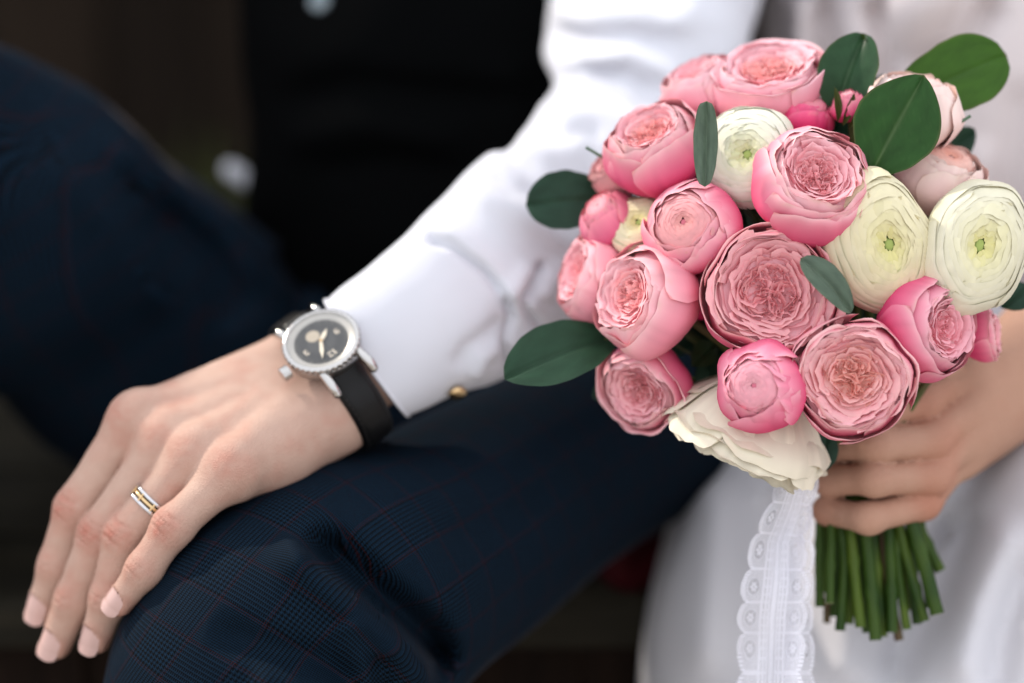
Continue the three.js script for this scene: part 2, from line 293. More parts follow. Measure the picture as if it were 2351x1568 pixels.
  const hand = part('body', g, M.skin, groom);
  groom.field = field;
  // nails
  const nailSize = NAILS;
  fs.forEach((f, i) => {
    const tip = f.w[3], ax = f.w[3].clone().sub(f.w[2]).normalize(), dz = dorsal.clone().addScaledVector(ax, -dorsal.dot(ax)).normalize(), cr = new THREE.Vector3().crossVectors(ax, dz), [L, hw] = nailSize[i];
    const o = tip.clone().addScaledVector(ax, f.r[3] * 0.98 - L);
    const pt = (u, v, lift) => {
      const s = u * 2 - 1, end = v < 0.3 ? Math.sqrt(1 - ((0.3 - v) / 0.3) ** 2 * 0.75) : v > 0.8 ? Math.sqrt(1 - ((v - 0.8) / 0.2) ** 2 * 0.6) : 1, a = s * hw * end;
      const along = v * L, q = o.clone().addScaledVector(ax, along).addScaledVector(cr, a);
      const h0 = field(q.x + dz.x * 0, q.y, q.z); let h = 0; // climb out to the skin
      for (let k = 0; k < 18; k++) { const d = field(q.x + dz.x * h, q.y + dz.y * h, q.z + dz.z * h); h -= d * 0.8; }
      const t0 = f.r[3] * (1.02 - 0.10 * v) - a * a * 65; const hh = v > 0.7 ? Math.max(h, t0 - 0.0004) : Math.max(h, t0 - 0.0012);
      return q.addScaledVector(dz, hh + lift + 0.0003 * Math.sin(v * Math.PI) - 0.0005 * s ** 4);
    };
    part('fingernail', mergeGeometries([gridGeo(10, 12, (u, v) => pt(u, v, 0.0003)), gridGeo(10, 12, (u, v) => pt(u, v, -0.0002), { flip: true })]), M.nail, groom);
  });
}

// trousers: left leg with its check, then the hips and the other leg
{
  const key = [[1800, 800, -0.40], [1583, 905, -0.30], [1269, 1081, -0.205], [959, 1285, -0.125], [720, 1430, -0.073], [630, 1560, -0.063], [605, 1720, -0.085], [598, 1920, -0.125], [590, 2500, -0.25]].map((q) => at(...q));
  const curve = new THREE.CatmullRomCurve3(key, false, 'centripetal'), N = 260, path = curve.getSpacedPoints(N), rad = [0.060, 0.056, 0.055, 0.061, 0.0735, 0.078, 0.077, 0.075, 0.072];
  const rr = path.map((_, i) => { const t = i / N * (rad.length - 1), a = Math.min(rad.length - 2, Math.floor(t)); return lerp(rad[a], rad[a + 1], sstep(0, 1, t - a)); });
  // radii follow the key points, not the arc length
  { const ks = key.map((k) => { let b = 0, bd = 9; path.forEach((p, i) => { const d = p.distanceTo(k); if (d < bd) { bd = d; b = i; } }); return b; });
    for (let s = 0; s + 1 < ks.length; s++) for (let i = ks[s]; i <= ks[s + 1]; i++) rr[i] = lerp(rad[s], rad[s + 1], sstep(0, 1, (i - ks[s]) / Math.max(1, ks[s + 1] - ks[s]))); }
  const cones = []; const step = 6; for (let i = 0; i + step <= N; i += step) cones.push([cone(path[i], path[i + step], rr[i], rr[i + step]), path[i]]);
  const folds = [
    { p: [[622, 1222], [700, 1285], [800, 1370], [900, 1450], [968, 1530], [990, 1640]], w: 36, a: 0.0175, skew: 1.5 },
    { p: [[690, 1215], [780, 1290], [880, 1380], [975, 1460], [1040, 1580]], w: 50, a: -0.0220 },
    { p: [[470, 1440], [600, 1480], [740, 1520], [850, 1590]], w: 42, a: -0.0075 },
    { p: [[560, 1560], [700, 1590], [800, 1660]], w: 44, a: 0.005 },
    { p: [[785, 1420], [805, 1490], [870, 1590]], w: 34, a: 0.006 },
    { p: [[880, 1500], [865, 1550], [900, 1640]], w: 26, a: -0.005 },
    { p: [[980, 1250], [1150, 1190], [1300, 1120]], w: 50, a: -0.0035 },
  ];
  const field = (x, y, z) => {
    let d = 9; for (const [c, p] of cones) { const q = (x - p.x) ** 2 + (y - p.y) ** 2 + (z - p.z) ** 2; if (q > 0.02) continue; d = smin(d, c(x, y, z), 0.012); }
    if (d > 1) { for (const [c] of cones) d = Math.min(d, c(x, y, z)); return d; }
    if (Math.abs(d) < 0.035) { const [px, py] = back({ x, y, z }); d -= foldHeight(folds, px, py) + nz(x * 14, y * 14, z * 14) * 0.0010; }
    return d;
  };
  const b = bounds(path.slice(0, Math.floor(N * 0.80)), 0.085), g = surface(field, b.min, b.max, 0.0022);
  // the check follows the cloth: one coordinate round the leg, the other along its outer line
  const side = dir(0.45, 0.15, -0.88), frames = path.map((p, i) => { const T = path[Math.min(N, i + 1)].clone().sub(path[Math.max(0, i - 1)]).normalize(); const A = dir(-0.35, 0.75, 0.55).addScaledVector(T, -dir(-0.35, 0.75, 0.55).dot(T)).normalize(); return { p, T, A, B: new THREE.Vector3().crossVectors(T, A) }; });
  const out = [0]; for (let i = 1; i <= N; i++) { const q = (k) => frames[k].p.clone().addScaledVector(frames[k].A, rr[k]); out.push(out[i - 1] + q(i).distanceTo(q(i - 1))); }
  setUV(g, (v) => {
    let bi = 0, bd = 9; for (let i = 0; i <= N; i++) { const d = v.distanceToSquared(path[i]); if (d < bd) { bd = d; bi = i; } }
    let W = 0, o = 0; const A = V3(), B = V3(), C0 = V3();
    for (let i = Math.max(0, bi - 26); i <= Math.min(N, bi + 26); i++) { const w = Math.exp(-(v.distanceToSquared(path[i]) - bd) / 0.00035); W += w; o += w * out[i]; A.addScaledVector(frames[i].A, w); B.addScaledVector(frames[i].B, w); C0.addScaledVector(path[i], w); }
    const q = v.clone().sub(C0.divideScalar(W));
    return [Math.atan2(q.dot(B), q.dot(A)) * 0.068 / CHECK, o / W / CHECK];
  });
  const tr = new THREE.Group(); tr.name = 'trousers'; groom.add(tr);
  part('trouser_leg', g, M.trouser, groom, 'checked left trouser leg under the hand', tr);
  // right leg and lap
  const leg2 = chain([at(760, 1080, -0.42), at(560, 930, -0.41), at(340, 760, -0.36), at(0, 500, -0.265), at(-330, 300, -0.18)], [0.085, 0.086, 0.085, 0.083, 0.075], 0.03);
  const shin2 = chain([at(-330, 300, -0.18), at(-330, 300, -0.18).add(V3(-0.05, -0.45, -0.06))], [0.07, 0.055], 0.03);
  const lap = chain([at(930, 820, -0.47), at(1450, 860, -0.44)], [0.092, 0.095], 0.03);
  const folds2 = [{ p: [[200, 280], [380, 420], [520, 520], [640, 700]], w: 40, a: 0.008 }, { p: [[330, 460], [480, 600], [560, 760]], w: 45, a: -0.008 }, { p: [[100, 330], [260, 520], [380, 760]], w: 50, a: 0.006 }, { p: [[700, 520], [850, 560], [980, 640]], w: 40, a: 0.006 }, { p: [[640, 560], [680, 650], [700, 760]], w: 30, a: -0.012 }];
  const f2 = (x, y, z) => { let d = smin(smin(leg2(x, y, z), shin2(x, y, z), 0.03), lap(x, y, z), 0.02); if (Math.abs(d) < 0.04) { const [px, py] = back({ x, y, z }); d -= foldHeight(folds2, px, py) + nz(x * 16, y * 16, z * 16) * 0.004; } return d; };
  const b2 = bounds([at(860, 1100, -0.42), at(-330, 300, -0.18), at(-330, 250, -0.16).add(V3(-0.05, -0.38, 0)), at(1500, 820, -0.44), at(850, 720, -0.47)], 0.11);
  part('trouser_leg', setUV(surface(f2, b2.min, b2.max, 0.005), (v) => { const [x, y] = back(v); return [(v.y - 0.55 * v.x) / CHECK, (v.x * 0.85 + v.z * 0.5) / CHECK]; }), M.trouser, groom, 'shadowed right trouser leg and lap', tr);
}
function loft(secs, nT, nS, disp, super_ = 2.2) { // secs: {c, a, b}: centre and the two half axes of each ring
  const cs = ['c', 'a', 'b'].map((k) => new THREE.CatmullRomCurve3(secs.map((s) => s[k]), false, 'catmullrom', 0.5));
  return gridGeo(nS, nT, (u, v) => {
    const c = cs[0].getPoint(v), a = cs[1].getPoint(v), b = cs[2].getPoint(v), th = u * Math.PI * 2, ca = Math.cos(th), sa = Math.sin(th), e = 2 / super_;
    const p = a.clone().multiplyScalar(Math.sign(ca) * Math.abs(ca) ** e).addScaledVector(b, Math.sign(sa) * Math.abs(sa) ** e), n = p.clone().normalize(), q = c.add(p);
    return disp ? q.addScaledVector(n, disp(q, u, v)) : q;
  }, { uv: (u, v) => [u * 60, v * 60] });
}
const M_shirtAngle = 0;
{ // shirt sleeve, with its turned-in cuff edge
  const S = [[748, 690, 938, 955, -0.083, 0.026], [795, 650, 988, 932, -0.088, 0.029], [860, 600, 1050, 905, -0.094, 0.032], [940, 530, 1150, 868, -0.104, 0.035], [1012, 458, 1250, 800, -0.122, 0.040], [1112, 358, 1345, 705, -0.146, 0.044], [1172, 338, 1430, 630, -0.165, 0.046], [1238, 245, 1570, 570, -0.20, 0.052], [1272, 195, 1680, 430, -0.235, 0.058], [1246, 120, 1715, 150, -0.26, 0.06], [1262, 0, 1742, 0, -0.28, 0.062], [1290, -260, 1800, -260, -0.32, 0.066], [1330, -700, 1860, -700, -0.36, 0.07]];
  const sec = (ux, uy, lx, ly, z, t, i, arr) => { const U = at(ux, uy, z), L = at(lx, ly, z), c = U.clone().add(L).multiplyScalar(0.5), a = U.clone().sub(L).multiplyScalar(0.5); const view = dir(0.12, -0.18, 0.97); const b = view.addScaledVector(a.clone().normalize(), -view.dot(a.clone().normalize())).normalize().multiplyScalar(t); return { c, a, b }; };
  const out = S.map((s, i) => sec(...s, i, S));
  const s0 = out[0], inward = out[1].c.clone().sub(out[0].c);
  const inner = [[1.0, 0.965], [0.35, 0.95], [-0.005, 0.985]].map(([k, q]) => ({ c: s0.c.clone().addScaledVector(inward, k), a: s0.a.clone().multiplyScalar(q - 0.02), b: s0.b.clone().multiplyScalar(q - 0.05) }));
  const folds = [
    { p: [[990, 548], [1040, 568], [1110, 620], [1160, 680], [1180, 740], [1165, 800], [1180, 860]], w: 10, a: -0.0055, open: 1 },
    { p: [[985, 515], [1070, 550], [1150, 610], [1200, 680], [1225, 760]], w: 40, a: 0.0045 },
    { p: [[1199, 700], [1225, 650], [1255, 600]], w: 13, a: -0.007 }, { p: [[1150, 690], [1185, 660], [1225, 600]], w: 26, a: 0.006 },
    { p: [[1199, 692], [1222, 730], [1255, 775]], w: 11, a: -0.005 }, { p: [[1240, 690], [1275, 640], [1310, 610]], w: 26, a: 0.005 },
    { p: [[1040, 860], [1075, 800], [1130, 760], [1175, 740]], w: 22, a: -0.0025 }, { p: [[1085, 880], [1110, 820], [1160, 790]], w: 18, a: 0.003 },
    { p: [[1090, 370], [1180, 430], [1290, 470], [1400, 480]], w: 26, a: -0.005 }, { p: [[1060, 410], [1180, 480], [1300, 560], [1340, 620]], w: 34, a: 0.005 },
    { p: [[1175, 342], [1260, 350], [1370, 330]], w: 30, a: 0.004 }, { p: [[1200, 300], [1300, 310], [1420, 290]], w: 24, a: -0.003 },
    { p: [[1268, 190], [1340, 160], [1430, 170], [1530, 230]], w: 20, a: -0.007 }, { p: [[1275, 205], [1350, 140], [1450, 118], [1540, 170], [1600, 260]], w: 22, a: 0.006 },
    { p: [[1240, 70], [1330, 90], [1440, 80], [1560, 110]], w: 26, a: -0.006 }, { p: [[1265, 30], [1350, 40], [1480, 35], [1600, 60]], w: 30, a: 0.005 },
    { p: [[1300, 230], [1400, 215], [1500, 270]], w: 30, a: -0.004 }, { p: [[1260, 300], [1370, 250], [1480, 330]], w: 30, a: 0.004 }, { p: [[1560, -20], [1640, 60], [1680, 160]], w: 40, a: 0.005 },
  ];
  const disp = (q) => { const [px, py] = back(q), cuff = sstep(1100, 1190, px + (py - 700) * 0.3); return foldHeight(folds, px, py) + (nz(q.x * 18, q.y * 18, q.z * 18) * 0.004 + nz(q.x * 60 + q.y * 25, q.y * 14, q.z * 14) * 0.0028) * (0.18 + cuff) + nz(q.x * 55, q.y * 55, q.z * 55) * 0.0011 * (0.3 + cuff); };
  const g = loft([...inner, ...out], 260, 160, (q, u, v) => v < 0.17 ? 0 : disp(q) * sstep(0.17, 0.22, v), 2.25);
  const shirt = new THREE.Group(); shirt.name = 'shirt'; groom.add(shirt);
  part('sleeve', g, M.shirt, groom, 'white left shirt sleeve with buttoned cuff', shirt);
  // stitched cuff edge
  const ring = []; for (let i = 0; i <= 80; i++) { const th = i / 80 * Math.PI * 2, e = 2 / 2.25, ca = Math.cos(th), sa = Math.sin(th), s = out[0]; ring.push(s.c.clone().addScaledVector(s.a, Math.sign(ca) * Math.abs(ca) ** e * 0.988).addScaledVector(s.b, Math.sign(sa) * Math.abs(sa) ** e * 0.97)); }
  part('cuff_edge', new THREE.TubeGeometry(new THREE.CatmullRomCurve3(ring, true), 160, 0.0011, 8, true), M.shirt, groom, null, shirt);
  const c = at(1050, 902, -0.078), link = new THREE.LatheGeometry([[0, 0.0024], [0.003, 0.0023], [0.0044, 0.0016], [0.0048, 0.0003], [0.0036, -0.0015], [0, -0.0016]].map((q) => new THREE.Vector2(...q)), 28);
  link.applyQuaternion(new THREE.Quaternion().setFromUnitVectors(V3(0, 1, 0), dir(0.25, -0.75, 0.6))); link.translate(c.x, c.y, c.z);
  part('cuff_button', link, M.gold, groom, 'gold button under the cuff', shirt);
  // hem of the shirt showing at the far hip
  const hc = at(548, 398, -0.48); const hem = surface((x, y, z) => { const a = cone(at(530, 392, -0.48), at(595, 428, -0.48), 0.0062, 0.0052)(x, y, z); return a - nz(x * 40, y * 40, z * 40) * 0.004; }, hc.clone().addScalar(-0.05), hc.clone().addScalar(0.05), 0.003);
  part('shirt_hem', hem, M.shirt, groom, 'pale fold of shirt at the far hip', shirt);
}
{ // waistcoat
  const S = [[560, 1640, 560, -0.46], [570, 1650, 440, -0.45], [578, 1650, 300, -0.45], [566, 1660, 150, -0.45], [552, 1680, 0, -0.45], [520, 1750, -300, -0.47], [440, 1880, -800, -0.50], [520, 1800, -1250, -0.52], [900, 1400, -1500, -0.53]];
  const secs = S.map(([l, r, y, z]) => { const L = at(l, y, z), R = at(r, y, z); return { c: L.clone().add(R).multiplyScalar(0.5), a: R.clone().sub(L).multiplyScalar(0.5), b: dir(0, -0.34, 0.94).multiplyScalar(0.115) }; });
  const folds = [{ p: [[600, 250], [800, 190], [1000, 220], [1250, 230]], w: 40, a: -0.008 }, { p: [[640, 330], [850, 290], [1100, 330]], w: 40, a: 0.006 }, { p: [[700, 400], [900, 370], [1100, 410]], w: 30, a: -0.005 }, { p: [[1150, 100], [1190, 300], [1200, 480]], w: 40, a: 0.008 }];
  const g = loft(secs, 120, 120, (q) => { const [px, py] = back(q); return foldHeight(folds, px, py) + nz(q.x * 14, q.y * 14, q.z * 14) * 0.006; }, 2.3);
  const w = part('waistcoat', g, M.black, groom);
  const c = at(735, 4, -0.345), bt = new THREE.LatheGeometry([[0, 0.002], [0.004, 0.0022], [0.0058, 0.003], [0.0066, 0.0015], [0.006, -0.001], [0, -0.001]].map((q) => new THREE.Vector2(...q)), 28);
  bt.applyQuaternion(new THREE.Quaternion().setFromUnitVectors(V3(0, 1, 0), dir(-0.3, 0.2, 0.9))); bt.translate(c.x, c.y, c.z);
  part('waistcoat_button', bt, M.button, groom, 'grey button on the black waistcoat');
}

// ================================================================ watch and ring
const basis = (x, y, z, p) => new THREE.Matrix4().makeBasis(x, y, z).setPosition(p);
{
  const R = 0.0198, c = at(735, 777, -0.050).addScaledVector(nW, -0.0105);   // underside of the case, on the skin
  const watch = thing('wristwatch', 'round steel wristwatch with dark dial and black leather strap', 'watch', c);
  const mat = basis(hW, nW, tW.clone().negate(), V3()); // local x towards the crown, y out of the dial, z away from twelve
  const put = (n, g, m, l, parent) => { g.applyMatrix4(mat); return mesh(n, g, m, parent || watch, l); };
  const lathe = (pts, seg = 96) => new THREE.LatheGeometry(pts.map((q) => new THREE.Vector2(q[0], q[1])), seg);
  put('case', lathe([[0, 0], [R * 0.82, 0], [R * 0.95, 0.0014], [R * 0.97, 0.0060], [R * 0.93, 0.0070], [R * 0.6, 0.0071], [0, 0.0071]]), M.steelBrushed);
  { // bezel with a notched rim
    const g = lathe([[R * 0.85, 0.0074], [R * 0.855, 0.0094], [R * 0.88, 0.0100], [R * 0.96, 0.0096], [R * 1.0, 0.0088], [R * 1.0, 0.0072], [R * 0.93, 0.0069]], 240), p = g.attributes.position;
    for (let i = 0; i < p.count; i++) { const x = p.getX(i), z = p.getZ(i), r = Math.hypot(x, z); if (r > R * 0.97) { const k = 1 - 0.035 * sstep(0.2, 0.6, Math.cos(Math.atan2(z, x) * 40)); p.setX(i, x * k); p.setZ(i, z * k); } }
    g.computeVertexNormals(); put('bezel', g, M.steel);
  }
  { // dial
    const S = 512, cv = document.createElement('canvas'); cv.width = cv.height = S; const x = cv.getContext('2d');
    x.fillStyle = '#17191a'; x.fillRect(0, 0, S, S); x.translate(S / 2, S / 2);
    x.strokeStyle = '#cfc6b6'; x.lineWidth = 3; for (let k = 0; k < 60; k++) { const a = k * Math.PI / 30, l = k % 5 ? 10 : 20; x.beginPath(); x.moveTo(Math.cos(a) * 244, Math.sin(a) * 244); x.lineTo(Math.cos(a) * (244 - l), Math.sin(a) * (244 - l)); x.stroke(); }
    x.fillStyle = '#d8cbb6'; x.font = 'bold 84px serif'; x.textAlign = 'center'; x.textBaseline = 'middle';
    for (const [t, k] of [['12', 0], ['3', 3], ['9', 9]]) { const a = k * Math.PI / 6; x.fillText(t, Math.sin(a) * 172, -Math.cos(a) * 172); }
    x.fillStyle = '#2b2c2c'; x.beginPath(); x.arc(0, 0, 130, 0, 7); x.fill(); x.strokeStyle = '#8d8576'; x.lineWidth = 2; for (let k = 0; k < 120; k++) { const a = k * Math.PI / 60; x.beginPath(); x.moveTo(Math.cos(a) * 214, Math.sin(a) * 214); x.lineTo(Math.cos(a) * 208, Math.sin(a) * 208); x.stroke(); } x.fillStyle = '#a89c88'; x.beginPath(); x.arc(20, 110, 66, 0, 7); x.fill(); x.fillStyle = '#8a8072'; x.lineWidth = 2; x.strokeStyle = '#57504a'; for (let k = 0; k < 12; k++) { const a = k * Math.PI / 6; x.beginPath(); x.moveTo(20 + Math.cos(a) * 70, 110 + Math.sin(a) * 70); x.lineTo(20 + Math.cos(a) * 58, 110 + Math.sin(a) * 58); x.stroke(); }
    const t = new THREE.CanvasTexture(cv); t.colorSpace = THREE.SRGBColorSpace;
    const g = new THREE.CircleGeometry(R * 0.70, 64); g.rotateX(-Math.PI / 2); g.translate(0, 0.0076, 0);
    put('dial', g, new THREE.MeshPhysicalMaterial({ map: t, roughness: 0.35, side: THREE.DoubleSide }));
    put('chapter_ring', lathe([[R * 0.69, 0.0077], [R * 0.70, 0.0080], [R * 0.855, 0.0088]]), std(0.40, 0.385, 0.35, 0.35, { metalness: 0.4 }));
  }
  const champagne = std(0.70, 0.62, 0.48, 0.3, { metalness: 0.6 });
  const handG = (L, w) => { const s = new THREE.Shape(); s.moveTo(-w * 0.5, -L * 0.15); s.lineTo(w * 0.5, -L * 0.15); s.lineTo(w, L * 0.55); s.lineTo(0, L); s.lineTo(-w, L * 0.55); const g = new THREE.ExtrudeGeometry(s, { depth: 0.00035, bevelEnabled: true, bevelSize: 0.0001, bevelThickness: 0.0001, bevelSegments: 1 }); g.rotateX(-Math.PI / 2); return g; };
  const turn = (g, a, y) => { g.rotateY(a); g.translate(0, y, 0); return g; };
  put('hour_hand', turn(handG(0.0080, 0.0011), 2.15, 0.0081), champagne); put('minute_hand', turn(handG(0.0115, 0.0010), -0.55, 0.0086), champagne);
  put('hand_pin', lathe([[0, 0.0094], [0.0009, 0.0093], [0.0011, 0.0078]], 20), M.gold);
  put('crystal', lathe([[0, 0.0112], [R * 0.4, 0.0110], [R * 0.80, 0.0103], [R * 0.855, 0.0096]]), M.glass);
  for (const sx of [-1, 1]) for (const sz of [-1, 1]) { // lugs
    const cv = new THREE.CatmullRomCurve3([V3(sx * 0.0103, 0.0055, sz * 0.0150), V3(sx * 0.0108, 0.0050, sz * 0.0205), V3(sx * 0.0112, 0.0034, sz * 0.0242), V3(sx * 0.0112, 0.0008, sz * 0.0262)]);
    const g = new THREE.TubeGeometry(cv, 16, 0.0025, 12); g.scale(1, 1, 1); const e = new THREE.SphereGeometry(0.0025, 12, 8); e.translate(sx * 0.0112, 0.0008, sz * 0.0262);
    put('lug', mergeGeometries([g.toNonIndexed(), e.toNonIndexed()]), M.steel);
  }
  { const g = new THREE.CylinderGeometry(0.0033, 0.0033, 0.0042, 48, 1), p = g.attributes.position; for (let i = 0; i < p.count; i++) { const a = Math.atan2(p.getZ(i), p.getX(i)), k = 1 + 0.06 * Math.sign(Math.sin(a * 18)); p.setX(i, p.getX(i) * k); p.setZ(i, p.getZ(i) * k); } g.computeVertexNormals(); g.rotateZ(-Math.PI / 2); g.translate(R + 0.0032, 0.0038, 0); put('crown', g, M.steel); }
  // strap round the wrist: it lies on the skin, and rises to the lugs
  const wc = at(757, 862, -0.082), off = c.clone().sub(wc).dot(hW), o = wc.clone().addScaledVector(hW, off), strapW = 0.0190, NA = 140;
  const reach = []; for (let k = 0; k < NA; k++) { const th = k / NA * Math.PI * 2, d = tW.clone().multiplyScalar(Math.cos(th)).addScaledVector(nW, Math.sin(th)); let m = 0; for (const s of [-0.45, 0, 0.45]) { const q = o.clone().addScaledVector(hW, s * strapW); let r = 0.055; for (let i = 0; i < 60; i++) { const v = groom.field(q.x + d.x * r, q.y + d.y * r, q.z + d.z * r); r -= v * 0.7; if (r < 0.01) break; } m = Math.max(m, r); } reach.push(m); }
  for (let pass = 0; pass < 4; pass++) { const t = reach.slice(); for (let k = 0; k < NA; k++) reach[k] = Math.max(t[k], (t[(k + NA - 1) % NA] + t[(k + 1) % NA] + t[k]) / 3); }
  const lug = c.clone().sub(o), lugY = lug.dot(nW) + 0.0030;
  const band = (th0) => gridGeo(160, 10, (u, v) => {
    const th = Math.PI / 2 + 0.02 + u * (Math.PI * 2 - 0.04), k = th / (Math.PI * 2) * NA, i = Math.floor(k), r0 = lerp(reach[i % NA], reach[(i + 1) % NA], k - i) + 0.0006, s = v * 2 - 1, edge = (1 - s ** 6) * th0;
    let x = Math.cos(th) * (r0 + edge), y = Math.sin(th) * (r0 + edge); const lift = sstep(0.030, 0.018, Math.abs(x)) * (y > 0 ? 1 : 0); y = lerp(y, Math.max(y, Math.min(lugY, lugY - (Math.abs(x) - 0.02) * 0.5) + edge - 0.002), lift);
    const p = o.clone().addScaledVector(hW, s * strapW / 2).addScaledVector(tW, x).addScaledVector(nW, y); return p.sub(c);
  });
  mesh('strap', mergeGeometries([band(0.0030), band(0.0001)]), M.leather, watch);
  const seams = []; for (const s of [-0.78, 0.78]) for (let k = 4; k < NA - 4; k += 1.6) { const f = (q) => { const th = Math.PI / 2 + q / NA * Math.PI * 2, i = Math.floor(th / (Math.PI * 2) * NA), r = reach[i % NA] + 0.0038 - 0.0006; return o.clone().addScaledVector(hW, s * strapW / 2).addScaledVector(tW, Math.cos(th) * r).addScaledVector(nW, Math.sin(th) * r).sub(c); }; seams.push(new THREE.TubeGeometry(new THREE.LineCurve3(f(k), f(k + 0.95)), 1, 0.00022, 5)); }
  const st = mesh('stitching', mergeGeometries(seams), std(0.02, 0.02, 0.02, 0.7), watch); st.userData.kind = 'stuff';
}
{ // ring on the ring finger
  const f = FINGERS.ring, ax = f.w[1].clone().sub(f.w[0]).normalize(), c = f.w[0].clone().lerp(f.w[1], 0.62), rr = 0.0118;
  const d = dorsal.clone().addScaledVector(ax, -dorsal.dot(ax)).normalize(), cr = new THREE.Vector3().crossVectors(ax, d);
  const ring = thing('wedding_ring', 'wedding ring of two silver bands and one gold band', 'ring', c);
  const mat = basis(cr, ax, d, V3());
  const bandG = (y, w, r, th) => { const pts = [[r, y - w / 2], [r + th * 0.7, y - w / 2], [r + th, y - w / 4], [r + th, y + w / 4], [r + th * 0.7, y + w / 2], [r, y + w / 2]].map((q) => new THREE.Vector2(...q)); return new THREE.LatheGeometry(pts, 80).applyMatrix4(mat); };
  const silver = std(0.60, 0.60, 0.62, 0.14, { metalness: 1 });
  mesh('silver_band', bandG(-0.0024, 0.0020, rr - 0.0012, 0.0021), silver, ring); mesh('silver_band', bandG(0.0024, 0.0020, rr - 0.0012, 0.0021), silver, ring);
  mesh('gold_band', bandG(0, 0.0019, rr - 0.0013, 0.0019), M.gold, ring);
  mesh('inner_band', bandG(0, 0.0064, rr - 0.0014, 0.0009), std(0.02, 0.02, 0.02, 0.4, { metalness: 1 }), ring);
  for (let k = 0; k < 10; k++) { const a = k * Math.PI / 5 + 0.35, q = V3(Math.cos(a) * (rr + 0.0007), 0, Math.sin(a) * (rr + 0.0007)); const b = new RoundedBoxGeometry(0.0009, 0.0046, 0.0006, 2, 0.00025); b.rotateY(-a + Math.PI / 2); b.translate(q.x, 0, q.z); mesh('link', b.applyMatrix4(mat), M.gold, ring); }
}

